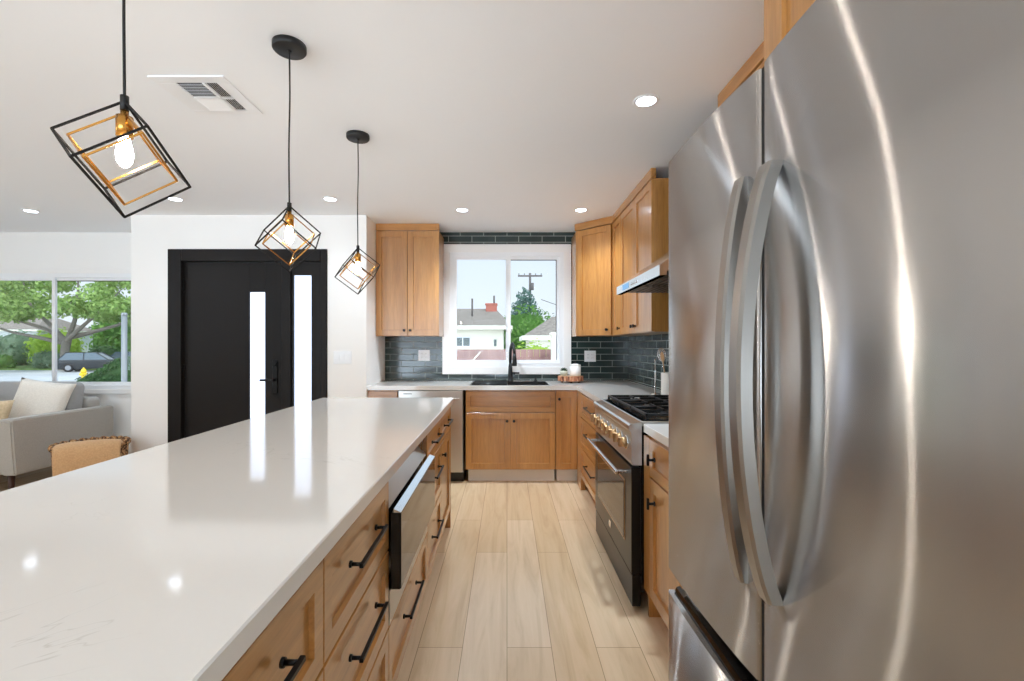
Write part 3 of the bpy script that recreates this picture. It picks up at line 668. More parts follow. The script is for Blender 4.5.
MB().box(.7395, .7418, 2.84, 2.98, 1.643, 1.675).build('display', 'blue_display', r, L)
for k in range(4): MB().cyl((.742, 2.78-.035*k, 1.659), (.738, 2.78-.035*k, 1.659), .009, seg=12).build('button', 'chrome', r, L)
for yy in (2.45, 2.96): MB().cyl((.805, yy, 1.6545), (.805, yy, 1.649), .028).build('lamp_lens', 'ceramic', r, L)

# ============================================================ GAS RANGE
ry0, ry1 = 2.242, 3.16; rx = .60
r = thing('gas_range', 'black and stainless gas range with bronze knobs between the base cabinets', 'range', (rx, (ry0+ry1)/2, 0)); L = r.location.copy()
b = MB(); b.box(rx+.045, RIGHT-.02, ry0+.002, ry1-.002, .1, .9).build('body', 'range_black', r, L)
for yy in (ry0+.05, ry1-.05):
    for xx in (.72, 1.22): MB().cyl((xx, yy, 0), (xx, yy, .1), .02).build('foot', 'black', r, L)
MB().box(rx+.004, rx+.045, ry0, ry1, .03, .178, .003).build('kick_panel', 'black_steel', r, L)
dr = MB().box(rx, rx+.045, ry0, ry1, .186, .7, .004, 2).build('oven_door', 'black_steel', r, L)
MB().box(rx-.003, rx+.002, ry0+.12, ry1-.1, .3, .61, .002).build('window_frame', 'bronze', dr, L)
MB().box(rx-.005, rx-.0028, ry0+.13, ry1-.11, .31, .6).build('window', 'glass_black', dr, L)
MB().box(rx-.003, rx, 2.68, 2.73, .235, .275, .001).build('badge', 'chrome', dr, L)
b = MB(); b.box(rx-.066, rx-.046, ry0+.055, ry1-.055, .652, .672, .005, 2)
for yy in (ry0+.075, ry1-.075): b.box(rx-.05, rx, yy-.011, yy+.011, .655, .669, .002)
b.build('handle', 'chrome', dr, L)
b = MB(); b.prism([(rx+.005, .712), (rx+.001, .73), (rx-.002, .87), (rx-.012, .886), (rx-.012, .903), (rx-.004, .912), (rx+.05, .921), (rx+.05, .712)], ry0, ry1, to_y); cp = b.build('control_panel', 'steel', r, L)
for k in range(8):
    yy = ry0+.075+k*(ry1-ry0-.15)/7; b = MB(); z = .81
    b.cyl((rx-.001, yy, z), (rx-.009, yy, z), .0335, seg=22); kb = b.build('knob_bezel', 'chrome', r, L)
    b = MB(); b.cyl((rx-.009, yy, z), (rx-.03, yy, z), .026, .0235, seg=22).box(rx-.046, rx-.028, yy-.006, yy+.006, z-.024, z+.024, .003); b.build('knob', 'bronze', kb, L)
MB().box(rx+.05, RIGHT-.02, ry0+.001, ry1-.001, .9, .924, .002).build('cooktop', 'steel', r, L)
MB().box(rx+.075, RIGHT-.06, ry0+.02, ry1-.02, .924, .928).build('cooktop_well', 'range_black', r, L)
MB().box(RIGHT-.055, RIGHT-.02, ry0+.001, ry1-.001, .924, .955, .002).build('rear_trim', 'steel', r, L)
gx0, gx1 = rx+.078, RIGHT-.065
gw = (ry1-ry0-.05)/3
for k in range(3):
    ya = ry0+.025+k*gw; yb = ya+gw-.008; yc = (ya+yb)/2; b = MB(); zt0, zt1 = .944, .958; t = .012
    for xx in (gx0, (gx0+gx1)/2-t/2, gx1-t): b.box(xx, xx+t, ya, yb, zt0, zt1, .002)
    for yy in (ya, yb-t): b.box(gx0, gx1, yy, yy+t, zt0, zt1, .002)
    for xc in (gx0+(gx1-gx0)*.26, gx0+(gx1-gx0)*.74):
        for sx, sy in ((1, 0), (-1, 0), (0, 1), (0, -1)):
            b.bar((xc+sx*.03, yc+sy*.03, .951), (xc+sx*((gx1-gx0)*.25), yc+sy*(gw/2-.012), .951), .011, .013)
    for xx in (gx0+.006, gx1-.006):
        for yy in (ya+.006, yb-.006): b.box(xx-.006, xx+.006, yy-.006, yy+.006, .928, .945)
    b.build('grate', 'iron', r, L)
    for xc in (gx0+(gx1-gx0)*.26, gx0+(gx1-gx0)*.74):
        bn = MB().lathe((xc, yc, .928), [(0, 0), (.046, 0), (.046, .006), (.038, .009), (0, .009)]).build('burner', 'bronze', r, L)
        MB().lathe((xc, yc, .937), [(0, 0), (.033, 0), (.033, .005), (.028, .008), (0, .008)]).build('burner_cap', 'iron', bn, L)

# ============================================================ FRIDGE
fy0, fy1, fs = .365, 1.262, .8195; FT = 1.782
r = thing('refrigerator', 'stainless french door refrigerator with bowed handles in the right foreground', 'refrigerator', (.47, (fy0+fy1)/2, 0)); L = r.location.copy()
MB().box(.53, RIGHT-.03, fy0+.006, fy1-.006, .03, 1.765, .004).build('body', 'fridge_side', r, L)
for xx in (.6, 1.2):
    for yy in (fy0+.06, fy1-.06): MB().cyl((xx, yy, 0), (xx, yy, .03), .025).build('foot', 'black', r, L)
def front_x(y):      # gently crowned front
    if y > .82: t = (y-.82)/.442; return .447-.011*t-.008*(1-(2*t-1)**2)
    t = (.82-y)/.455; return .447+.006*t-.010*(1-(2*t-1)**2)
def door_prof(ya, yb, back=.522, rad=.009):
    P = [(back, ya)]
    xa, xb = front_x(ya), front_x(yb)
    for k in range(6): a = k/5*PI/2; P.append((xa+rad-rad*math.sin(a), ya+rad-rad*math.cos(a)))
    for k in range(1, 24): y = ya+rad+(yb-ya-2*rad)*k/24; P.append((front_x(y), y))
    for k in range(6): a = k/5*PI/2; P.append((xb+rad-rad*math.cos(a), yb-rad+rad*math.sin(a)))
    P.append((back, yb)); return P
def bowed(x_mid, y0_, y1_, x_end, za, zb):
    pts = []
    for k in range(25):
        t = k/24; z = za+(zb-za)*t; pts.append((x_end+(x_mid-x_end)*(1-(2*t-1)**2)**.85, 0, z))
    h = .024; c = .005
    prof = [(0, y0_+c), (c, y0_), (h, y0_), (h, y1_), (c, y1_), (0, y1_-c)]
    return MB().sweep(pts, prof)
for nm, ya, yb, hq in (('door', fs+.006, fy1, (.394, .855, .889, .432, .852, 1.602)), ('door', fy0, fs-.006, (.370, .746, .781, .421, .872, 1.588))):
    b = MB(); b.prism(door_prof(ya, yb), .693, FT, smooth=True)
    d_ = b.build(nm, 'fridge', r, L)
    for f in d_.data.polygons:
        if abs(f.normal.z) > .9: f.use_smooth = False
    b = bowed(*hq); h_ = b.build('handle', 'fridge_handle', d_, L)
MB().box(.452, .529, fs-.0055, fs+.0055, .694, FT-.001).build('mullion', 'rubber', r, L)
b = MB(); b.prism(door_prof(fy0, fy1), .06, .628, smooth=True); fd = b.build('freezer_drawer', 'fridge', r, L)
for f in fd.data.polygons:
    if abs(f.normal.z) > .9: f.use_smooth = False
b = MB(); b.box(.475, .522, fy0+.004, fy1-.004, .6285, .69).build('handle_recess', 'glass_black', fd, L)
MB().prism([(.447, .6285), (.452, .645), (.462, .648), (.468, .634), (.468, .6285)], fy0+.02, fy1-.02, to_y).build('grip_lip', 'glass_black', fd, L)
for yy in (fy0+.05, fy1-.05): MB().box(.5, .58, yy-.03, yy+.03, 1.7825, 1.80, .004).build('hinge_cover', 'black', r, L)

# ============================================================ PLATES, VENT, LIGHTS
def plate(name, label, cat, loc, rot, wd, ht, gangs, kind):
    r = thing(name, label, cat, loc, rot); MB().box(-wd/2, wd/2, -.006, -.0005, -ht/2, ht/2, .002).build('cover_plate', 'plate', r)
    for k in range(gangs):
        x = (k-(gangs-1)/2)*.046
        if kind == 'switch': MB().box(x-.0165, x+.0165, -.0095, -.006, -.033, .033, .0015).build('rocker', 'plate', r)
        else:
            f = MB().box(x-.0165, x+.0165, -.008, -.006, -.033, .033, .001).build('receptacle', 'plate', r)
            b = MB()
            for zz in (-.018, .018): b.box(x-.007, x-.005, -.0084, -.008, zz-.004, zz+.004).box(x+.005, x+.007, -.0084, -.008, zz-.004, zz+.004)
            b.build('socket_slots', 'black', f)
    return r
plate('wall_outlet', 'white double outlet on the dark tile under the left wall cabinet', 'outlet', (-.886, BACK-.009, 1.184), 0, .122, .118, 2, 'outlet')
plate('wall_outlet', 'white double outlet on the dark tile right of the window', 'outlet', (.888, BACK-.009, 1.176), 0, .122, .118, 2, 'outlet')
plate('light_switch', 'white three rocker light switch on the wall beside the dark entry door', 'switch', (-1.525, DOORW, 1.178), 0, .168, .118, 3, 'switch')

r = thing('ceiling_vent', 'white square ceiling air vent with slatted quarters above the island', 'vent', (-1.435, 2.25, CEIL)); L = r.location.copy(); Zc = CEIL
b = MB(); b.box(-1.61, -1.27, 2.08, 2.13, Zc-.008, Zc-.0005, .002).box(-1.61, -1.27, 2.38, 2.42, Zc-.008, Zc-.0005, .002).box(-1.61, -1.52, 2.13, 2.38, Zc-.008, Zc-.0005, .002).box(-1.332, -1.27, 2.13, 2.38, Zc-.008, Zc-.0005, .002)
b.box(-1.398, -1.385, 2.13, 2.38, Zc-.01, Zc-.002).box(-1.52, -1.332, 2.255, 2.268, Zc-.01, Zc-.002); b.build('frame', 'plate', r, L)
MB().box(-1.52, -1.332, 2.13, 2.38, Zc-.0015, Zc-.0006).build('backing', 'black_steel', r, L)
def slats(x0, x1, y0_, y1_, along, tilt, n):
    for k in range(n):
        if along == 'x': q = Matrix.Translation(((x0+x1)/2, y0_+(k+.5)*(y1_-y0_)/n, Zc-.007)) @ Matrix.Rotation(tilt, 4, 'X'); b = MB().box(-(x1-x0)/2, (x1-x0)/2, -.006, .006, -.0007, .0007, mtx=q)
        else: q = Matrix.Translation((x0+(k+.5)*(x1-x0)/n, (y0_+y1_)/2, Zc-.007)) @ Matrix.Rotation(tilt, 4, 'Y'); b = MB().box(-.006, .006, -(y1_-y0_)/2, (y1_-y0_)/2, -.0007, .0007, mtx=q)
        b.build('slat', 'plate', r, L)
slats(-1.518, -1.4, 2.135, 2.252, 'x', .5, 9); slats(-1.383, -1.334, 2.135, 2.252, 'y', .75, 5); slats(-1.383, -1.334, 2.27, 2.376, 'y', .75, 5); slats(-1.518, -1.4, 2.27, 2.376, 'x', -.35, 10)

def beam(x, y):
    k = {(.688, 2.30): 3.0, (-.40, 4.15): 4.4, (.66, 4.15): 2.3, (-1.46, 3.84): .6, (-2.74, 3.84): .8}.get((x, y), 1.3)
    d = bpy.data.lights.new('downlight_beam', 'SPOT'); o = bpy.data.objects.new('downlight_beam', d); COL.objects.link(o)
    o.location = (x, y, CEIL-.006); d.energy = DOWNLIGHT_WATTS*k; d.shadow_soft_size = .045; d.spot_size = math.radians(128); d.spot_blend = 1.0; d.color = (.765, .885, 1)
beam(.688, 2.30)
b0 = thing('downlight', 'round recessed ceiling light above the range, nearest the fridge top', 'ceiling light', (.688, 2.30, CEIL), 0, 'recessed ceiling lights')
MB().lathe((0, 0, 0), [(.0465, -.002), (.05, -.005), (.062, -.003), (.064, -.0005), (.0465, -.0005)], 32).build('trim_ring', 'plate', b0)
MB().lathe((0, 0, 0), [(0, -.0035), (.046, -.0035), (.046, -.001), (0, -.001)], 32).build('lens', 'lens', b0)
for x, y, lb in ((-.40, 4.15, 'round recessed ceiling light in front of the window, left one of two'), (.66, 4.15, 'round recessed ceiling light in front of the angled corner cabinet'),
                 (-1.46, 3.84, 'round recessed ceiling light by the wall corner between the two far pendants'), (-2.74, 3.84, 'round recessed ceiling light just beyond the nearest pendant cage'),
                 (-4.28, 4.18, 'round recessed ceiling light near the living room window'), (.62, .3, 'added round recessed fill light out of view above the fridge front'),
                 (-2.74, 1.2, 'added round recessed fill light out of view left of the island'), (-5.3, 1.6, 'added round recessed fill light out of view over the living room'),
                 (-.4, -1.6, 'added round recessed fill light out of view behind the photographer'), (-2.74, -1.6, 'added round recessed fill light out of view in the room behind the island'), (-5.3, -1.4, 'added round recessed fill light out of view by the rear left corner')):
    dup(b0, (x, y, CEIL), 0, lb); beam(x, y)  # the out of view ones are added to brighten the room

def pendant(label, x, y, ph):
    r = thing('pendant_light', label, 'pendant light', (x, y, CEIL), ph, 'cube cage pendants over the island')
    MB().lathe((0, 0, 0), [(0, 0), (.064, 0), (.064, -.02), (.06, -.025), (0, -.025)], 36).build('canopy', 'black_matte', r)
    zt = 1.852-CEIL
    MB().cyl((0, 0, -.025), (0, 0, -.032), .008).tube(catmull([(0, 0, -.03), (.002, .001, -.22), (-.002, 0, -.42), (0, 0, zt)], 6), .0032, 8).build('cord', 'black_matte', r)
    def cage(a, top, th, name, m):
        A = Vector((0, 0, top)); e = [Vector((a*math.sqrt(2/3)*math.cos(k*2*PI/3), a*math.sqrt(2/3)*math.sin(k*2*PI/3), -a/math.sqrt(3))) for k in range(3)]
        V = {}; b = MB()
        for i in range(8): V[i] = A+sum((e[k] for k in range(3) if i >> k & 1), Vector())
        for i in range(8):
            for k in range(3):
                if not i >> k & 1: b.bar(V[i], V[i | 1 << k], th)
        for i in range(8): b.ball(V[i], th*.62, u=8, v_=6)
        return b.build(name, m, r)
    cage(.154, zt, .0042, 'outer_cage', 'cage_black'); cage(.122, zt-.0265, .0036, 'inner_cage', 'brass')
    MB().cyl((0, 0, zt+.012), (0, 0, zt-.022), .0085).build('cap', 'black_matte', r)
    MB().lathe((0, 0, zt), [(0, -.02), (.008, -.02), (.008, -.034), (.0165, -.036), (.0165, -.082), (.0, -.082)], 20).build('socket', 'brass', r)
    MB().lathe((0, 0, zt), [(0, -.081), (.009, -.082), (.011, -.09), (.0145, -.108), (.0165, -.122), (.0145, -.138), (.008, -.149), (0, -.152)], 20).build('bulb', 'bulb', r)
    return r
p0 = pendant('cube cage pendant nearest the camera, its cord running out of the photo', -.88, 1.07, math.radians(87))
dup(p0, (-.876, 1.872, CEIL), math.radians(44), 'middle cube cage pendant hanging in front of the dark entry door')
dup(p0, (-.857, 2.673, CEIL), math.radians(30), 'farthest cube cage pendant hanging beside the left wall cabinet')

# ============================================================ LIVING ROOM
def rbox(x0, x1, y0, y1, z0, z1, r_, mtx=None): return MB().box(x0, x1, y0, y1, z0, z1, r_, 4, mtx, True)
sX1, sX0, sY0, sY1 = -4.1, -6.45, 3.86, 4.86
r = thing('sofa', 'light grey fabric sofa under the living room window', 'sofa', ((sX0+sX1)/2, (sY0+sY1)/2, 0)); L = r.location.copy()
rbox(sX0+.12, sX1-.13, sY0+.04, sY1-.05, .2, .34, .02).build('base', 'sofa', r, L)
for xa, xb in ((sX1-.13, sX1), (sX0, sX0+.13)):
    b = MB(); b.prism([(sY0+.02, .2), (sY0-.015, .66), (sY0, .675), (sY1-.02, .668), (sY1, .655), (sY1, .2)], xa+.003, xb-.003, Matrix(((0, 0, 1, 0), (1, 0, 0, 0), (0, 1, 0, 0), (0, 0, 0, 1))))
    bmesh.ops.bevel(b.bm, geom=list(b.bm.edges), offset=.012, segments=3, affect='EDGES'); b.build('arm', 'sofa', r, L)
rbox(sX0+.13, sX1-.13, sY1-.18, sY1-.005, .2, .76, .04).build('back', 'sofa', r, L)
sm = (sX0+sX1)/2
for xa, xb in ((sX0+.132, sm-.002), (sm+.002, sX1-.132)): rbox(xa, xb, sY0-.02, sY1-.18, .342, .5, .035).build('seat_cushion', 'sofa', r, L)
for xa, xb in ((sX0+.135, sm-.004), (sm+.004, sX1-.135)):
    q = Matrix.Translation(((xa+xb)/2, sY1-.27, .72)) @ Matrix.Rotation(-.17, 4, 'X'); w2 = (xb-xa)/2
    b = MB(); b.box(-w2, w2, -.085, .085, -.215, .215, .06, 5, q, True); b.build('back_cushion', 'sofa_back', r, L)
for xx in (sX0+.12, sX1-.12):
    for yy in (sY0+.1, sY1-.1): MB().cyl((xx, yy, .2), (xx+(.02 if xx > sm else -.02), yy+(-.02 if yy < 4.3 else .0), 0), .026, .015).build('leg', 'leg_wood', r, L)
def pillow(name, label, c, w, h, t, mtx, m):
    b = MB(); N = 14; top = {}; bot = {}
    for i in range(N+1):
        for j in range(N+1):
            u, v_ = 2*i/N-1, 2*j/N-1; pin = 1-.07*(1-abs(u)**2)*abs(v_)**2; pin2 = 1-.07*(1-abs(v_)**2)*abs(u)**2
            d = t/2*(max(0, (1-u**4))*max(0, (1-v_**4)))**.55
            p = (u*w/2*pin2, v_*h/2*pin)
            top[i, j] = b.bm.verts.new((p[0], -d, p[1])); bot[i, j] = top[i, j] if i in (0, N) or j in (0, N) else b.bm.verts.new((p[0], d, p[1]))
    for i in range(N):
        for j in range(N):
            for D in (top, bot):
                f = b.bm.faces.new((D[i, j], D[i+1, j], D[i+1, j+1], D[i, j+1])); f.smooth = True
    bmesh.ops.transform(b.bm, matrix=mtx, verts=b.bm.verts); o = b.build(name, m, None, None)
    o.location = c; return tag(o, label, 'pillow')
pillow('throw_pillow', 'large cream throw pillow leaning against the sofa back beside its right arm', (-4.44, 4.42, .735), .46, .46, .15, Matrix.Rotation(math.radians(14), 4, 'Z') @ Matrix.Rotation(-.3, 4, 'X') @ Matrix.Rotation(.16, 4, 'Y'), 'cream')
pillow('throw_pillow', 'beige throw pillow on the sofa seat left of the cream one', (-4.62, 4.08, .65), .46, .33, .13, Matrix.Rotation(math.radians(4), 4, 'Z') @ Matrix.Rotation(-.35, 4, 'X'), 'beige')
bx, by = -3.62, 4.05
r = thing('wicker_basket', 'round brown woven basket on the floor beside the sofa arm', 'basket', (bx, by, 0)); L = r.location.copy()
MB().lathe((bx, by, 0), [(0, 0), (.18, 0), (.21, .02), (.245, .22), (.255, .42), (.24, .42), (.228, .22), (.19, .03), (0, .03)], 40).build('body', 'wicker', r, L)
b = MB()
for k in range(64):
    a = 2*PI*k/64; b.ball((bx+.248*math.cos(a), by+.248*math.sin(a), .425+.006*(k % 3)), .024, (1, 1, .9), 8, 6)
b.build('braided_rim', 'wicker', r, L)
# folded throw hanging over the front left of the rim
b = MB(); ang = math.radians(-55); rows = []
path = [(.08, .40), (.15, .44), (.22, .474), (.272, .466), (.292, .425), (.296, .35), (.294, .26), (.29, .17)]
for s, z in path:
    row = []
    for k in range(13):
        t = (k/12-.5); wv = .012*math.sin(k*1.9+z*9); a = ang+t*1.25
        row.append((bx+(s+wv*.4)*math.cos(ang)+t*.42*-math.sin(ang), by+(s+wv*.4-.1*t*t)*math.sin(ang)+t*.42*math.cos(ang), z-.02*abs(t)**3*8))
    rows.append(row)
vt = [[b.bm.verts.new(p) for p in row] for row in rows]
for A, B in zip(vt, vt[1:]):
    for k in range(12):
        f = b.bm.faces.new((A[k], A[k+1], B[k+1], B[k])); f.smooth = True
bmesh.ops.recalc_face_normals(b.bm, faces=b.bm.faces)
o = b.build('throw_blanket', 'throw', None, (bx, by, .4)); md = o.modifiers.new('thickness', 'SOLIDIFY'); md.thickness = .035; md.offset = 1
md = o.modifiers.new('smooth', 'SUBSURF'); md.levels = 1; md.render_levels = 2
tag(o, 'tan fleece throw folded over the rim of the woven basket', 'blanket')
b = MB()
for k in range(24):
    t = k/23-.5; p = Vector(rows[-1][min(12, int(k/2))]); p2 = p+Vector((random.uniform(-.01, .01)+.012*(k % 2), random.uniform(-.01, .01), -.07)); b.cyl(p, p2, .007, .004, seg=6)
f = b.build('fringe', 'fringe', o, (bx, by, .4))

# ============================================================ OUTDOORS
GZ = -.75
struct(MB().box(-140, 110, BACK+TH+.02, 260, GZ-.2, GZ).build('ground', 'road'))
struct(MB().box(-60, -30, 38.5, 120, GZ, GZ+.12).build('lawn', 'lawn'))
def leaves(b, blobs, n, size, seed=1, flat=.7):
    rnd = random.Random(seed); tot = sum(q[3]**2 for q in blobs)
    for cx, cy, cz, R, sz in blobs:
        for _ in range(int(n*R*R/tot)):
            while True:
                d = Vector((rnd.gauss(0, 1), rnd.gauss(0, 1), rnd.gauss(0, 1)))
                if d.length > .01: break
            d.normalize(); rr = R*(rnd.uniform(.55, 1.03))
            p = Vector((cx+d.x*rr, cy+d.y*rr, cz+d.z*rr*sz))
            nrm = (d+Vector((rnd.uniform(-1, 1), rnd.uniform(-1, 1), rnd.uniform(-.4, 1)))*.9).normalized()
            u = nrm.orthogonal().normalized(); w_ = nrm.cross(u); a = rnd.uniform(0, PI); u, w_ = u*math.cos(a)+w_*math.sin(a), w_*math.cos(a)-u*math.sin(a)
            s = size*rnd.uniform(.6, 1.3)
            b.bm.faces.new([b.bm.verts.new(p+u*s), b.bm.verts.new(p+w_*s*.6+nrm*s*.12), b.bm.verts.new(p-u*s), b.bm.verts.new(p-w_*s*.6+nrm*s*.12)])
def shrub(name, label, x, y, w, h, m, n=700, size=.14, seed=1, dep=None, cat='shrub', group=None):
    r = thing(name, label, cat, (x, y, GZ), 0, group); rnd = random.Random(seed); bl = []
    k = max(2, int(w/h*2.2))
    for i in range(k):
        fx_ = (i+.5)/k-.5; R = h*rnd.uniform(.42, .52); bl.append((fx_*(w-h*.7), rnd.uniform(-.2, .2)*h, h-R*.98+rnd.uniform(-.08, 0)*h, R, 1))
        bl.append((fx_*(w-h*.5), rnd.uniform(-.2, .2)*h, h*.3, h*.36, .9))
    b = MB()
    for q in bl: b.ball(q[:3], q[3]*.78, (1, 1, q[4]), 10, 7)
    leaves(b, bl, n, size, seed); b.build('foliage', m, r)
    b = MB()
    for i in range(3): b.cyl(((i-1)*w*.2, 0, 0), ((i-1)*w*.25, 0, h*.5), .05, .03, seg=8)
    b.build('stem', 'trunk', r); return r
# big street tree
tx0, ty0 = -36.6, 38.5
r = thing('oak_tree', 'large spreading oak with a thick grey trunk across the street', 'tree', (tx0, ty0, GZ))
b = MB(); br_ = [((0, 0, 0), (.05, 0, 1.2), (.1, 0, 2.6), .42, .36), ]
b.tube([(0, 0, 0), (.03, 0, .5), (0, 0, 1.6), (.1, .1, 2.7)], .4, 12, [.5, .36, .3, .32])
LM = [((.05, 0, 2.3), (-1.8, .2, 3.4), (-4.3, -.3, 4.4), (-6.5, 0, 6)), ((.1, 0, 2.4), (-1.1, -.4, 4), (-2.2, -.8, 5.6), (-3, -.5, 7.6)), ((.1, .1, 2.5), (.6, .3, 4.4), (.9, .2, 6.4), (1, .1, 8)), ((.1, 0, 2.4), (1.6, -.3, 3.5), (3.4, -.4, 5.0), (4.6, 0, 6.6)), ((.05, 0, 2.2), (-2.6, .5, 2.7), (-5.5, .6, 3.3), (-8, .4, 4.4)), ((.1, 0, 2.6), (2.6, .6, 3.4), (5, .7, 4.2), (7, .4, 5.2))]
for q in LM: P = catmull(q, 5); b.tube(P, .2, 9, [.2*(1-.8*i/(len(P)-1)) for i in range(len(P))])
b.build('trunk', 'trunk', r); b = MB(); bl = []; rnd = random.Random(11)
for i in range(46):
    a = rnd.uniform(0, 2*PI); q = rnd.uniform(.2, 1)**.6*8.6; bl.append((q*math.cos(a), q*math.sin(a)*.6, rnd.uniform(5.2, 9.2)-.018*q*q, rnd.uniform(1.1, 1.9), .6))
for i in range(14): bl.append((rnd.uniform(-9, 7.5), rnd.uniform(-3.5, -1.5), rnd.uniform(4.3, 5.6), rnd.uniform(.7, 1.2), .6))
leaves(b, bl, 24000, .17, 4); b.build('foliage', 'oak', r)
shrub('hedge_shrub', 'grey green rounded hedge at the left edge of the living room window', -48, 45, 5, 3.6, 'sage', 1600, .2, 2)
shrub('lime_shrub', 'bright lime green bush behind the oak trunk', -42.5, 44, 5.2, 3.7, 'lime', 1800, .2, 3)
shrub('round_shrub', 'low sage green shrub across the street left of the oak', -38.6, 39.3, 2.4, 1.7, 'sage', 900, .13, 4)
shrub('low_shrub', 'low mid green shrub at the far left across the street', -43, 39.3, 3, 1.35, 'mid', 900, .13, 5)
shrub('low_shrub', 'dark green bush behind the parked cars', -56.4, 63.2, 4.5, 4.8, 'deep', 1800, .26, 6)
shrub('small_tree', 'light green rounded tree right of the oak beyond the sign post', -46, 56, 8.2, 7.4, 'mid', 3400, .34, 8, cat='tree')
shrub('shade_shrub', 'dark bush in front of the far white house', -42.9, 49.5, 3.2, 2.2, 'deep', 900, .2, 9)
# sloped clipped hedge
r = thing('clipped_hedge', 'clipped dark green hedge with a sloping top near the window', 'hedge', (-15.6, 18.3, GZ))
b = MB(); b.prism([(-.9, 0), (-.9, .70), (.8, 1.56), (1.8, 1.75), (1.8, 0)], -.45, .45, to_y); bl = []
for i in range(16):
    t = i/15; x_ = -.8+2.5*t; zt = .72+.51*(x_+.9) if x_ < .8 else 1.58+.17*(x_-.8)
    for zz in (zt-.18, zt*.55, zt*.25): bl.append((x_, -.3, zz, .3, .8))
leaves(b, bl, 4200, .06, 12); b.build('foliage', 'deep', r)
# houses across
def house(name, label, x, y, w, d, h, rh, mw, over=.5, cat='house', ridge='x', z=GZ, hip=.9):
    r = thing(name, label, cat, (x, y, z)); MB().box(-w/2, w/2, 0, d, 0, h).build('wall', mw, r)
    b = MB(); o = over
    if ridge == 'x':
        P = [(-w/2-o, -o, h), (w/2+o, -o, h), (w/2+o, d+o, h), (-w/2-o, d+o, h), (-w/2-o+min(d/2, w/2)*hip, d/2, h+rh), (w/2+o-min(d/2, w/2)*hip, d/2, h+rh)]
        vs = [b.bm.verts.new(p) for p in P]
        for f in ((0, 1, 5, 4), (2, 3, 4, 5), (1, 2, 5), (3, 0, 4), (3, 2, 1, 0)): b.bm.faces.new([vs[k] for k in f])
    b.build('roof', 'shingle', r)
    b = MB(); b.box(-w/2-o, w/2+o, -o-.03, -o, h-.16, h+.03).box(-w/2-o-.03, -w/2-o, -o, d+o, h-.16, h+.03).box(w/2+o, w/2+o+.03, -o, d+o, h-.16, h+.03); b.build('fascia', 'fascia', r); return r
def hwin(r, x, z, w, h):
    f = MB().box(x-w/2-.06, x+w/2+.06, -.05, 0, z-.06, z+h+.06).box(x-.025, x+.025, -.07, -.05, z, z+h).build('window', 'house_white', r); MB().box(x-w/2, x+w/2, -.062, -.051, z, z+h).build('pane', 'win_dark', f)
r = house('white_house', 'white house far across the street right of the oak trunk', -58.8, 69, 9, 6, 2.9, 1.6, 'house_white'); hwin(r, .8, 1.0, 1.8, 1.2); hwin(r, -2.4, 1.0, 1.2, 1.2)
r = house('white_house', 'white house with grey roof at the far left behind the hedge', -58, 52.5, 10, 7, 3.8, 2.0, 'house_white'); hwin(r, 2, 1.6, 1.6, 1.2)
def car(name, label, x, y, rot, paint, L_=4.7, H=1.45, wagon=False):
    r = thing(name, label, 'car', (x, y, GZ), rot); h = L_/2
    side = Matrix(((1, 0, 0, 0), (0, 0, 1, 0), (0, 1, 0, 0), (0, 0, 0, 1)))
    b = MB(); b.prism([(-h, .35), (-h+.03, .75), (-h+.15, .9), (-h+1.2, .95), (h-1.0, .93), (h-.1, .82), (h, .62), (h-.02, .3), (h-.5, .22), (-h+.4, .22)], -.88, .88, side)
    bmesh.ops.bevel(b.bm, geom=list(b.bm.edges), offset=.05, segments=2, affect='EDGES'); b.build('body', paint, r)
    ra = -h+.25 if wagon else -h+.75
    b = MB(); A = [(ra, .93), (ra+.45, H-.03), (.35, H-.03), (1.15, .93)]; vs = []
    for sy, ins in ((-.84, .13), (.84, -.13)): vs.append([b.bm.verts.new((x_, sy+(ins if z_ > 1.2 else 0), z_)) for x_, z_ in A])
    b.bm.faces.new(vs[0]); b.bm.faces.new(vs[1][::-1])
    for k in range(4): b.bm.faces.new((vs[0][k], vs[0][(k+1) % 4], vs[1][(k+1) % 4], vs[1][k]))
    b.build('windows', 'car_glass', r)
    b = MB(); b.box(ra+.4, .4, -.72, .72, H-.04, H+.01, .02)
    for sy in (-1, 1):
        b.bar((ra+.45, sy*.72, H-.02), (ra, sy*.85, .93), .06).bar((.38, sy*.72, H-.02), (1.17, sy*.85, .93), .06).bar((-.35, sy*.73, H-.02), (-.35, sy*.85, .93), .06)
    b.build('roof', paint, r)
    for wx in (-h+.9, h-.9):
        for sy in (-.8, .8):
            w_ = MB().cyl((wx, sy-.1, .32), (wx, sy+.1, .32), .32, seg=20).build('wheel', 'tyre', r); MB().cyl((wx, sy-.115, .32), (wx, sy+.115, .32), .19, seg=16).build('rim', 'rim', w_)
    for sy in (-.62, .62): MB().box(-h-.01, -h+.05, sy-.18, sy+.18, .62, .76, .01).build('tail_lamp', 'tail', r); MB().box(h-.1, h-.01, sy-.2, sy+.2, .58, .72, .01).build('headlamp', 'ceramic', r)
    MB().box(-h-.015, -h+.02, -.26, .26, .45, .58).build('number_plate', 'ceramic', r); return r
car('parked_car', 'dark parked car beside the oak trunk across the street', -32.9, 37, math.radians(24), 'paint_dark', 4.3, 1.5, True)
car('parked_car', 'grey blue parked car behind the sign post', -34.6, 43, math.radians(24), 'paint_blue', 4.5, 1.45)
car('parked_car', 'slate parked car glimpsed behind the oak trunk', -47.2, 49.5, math.radians(25), 'paint_blue', 4.6, 1.75, True)
hx, hy = -24.4, 26.8
r = thing('fire_hydrant', 'yellow fire hydrant at the kerb by the sloping hedge', 'hydrant', (hx, hy, GZ))
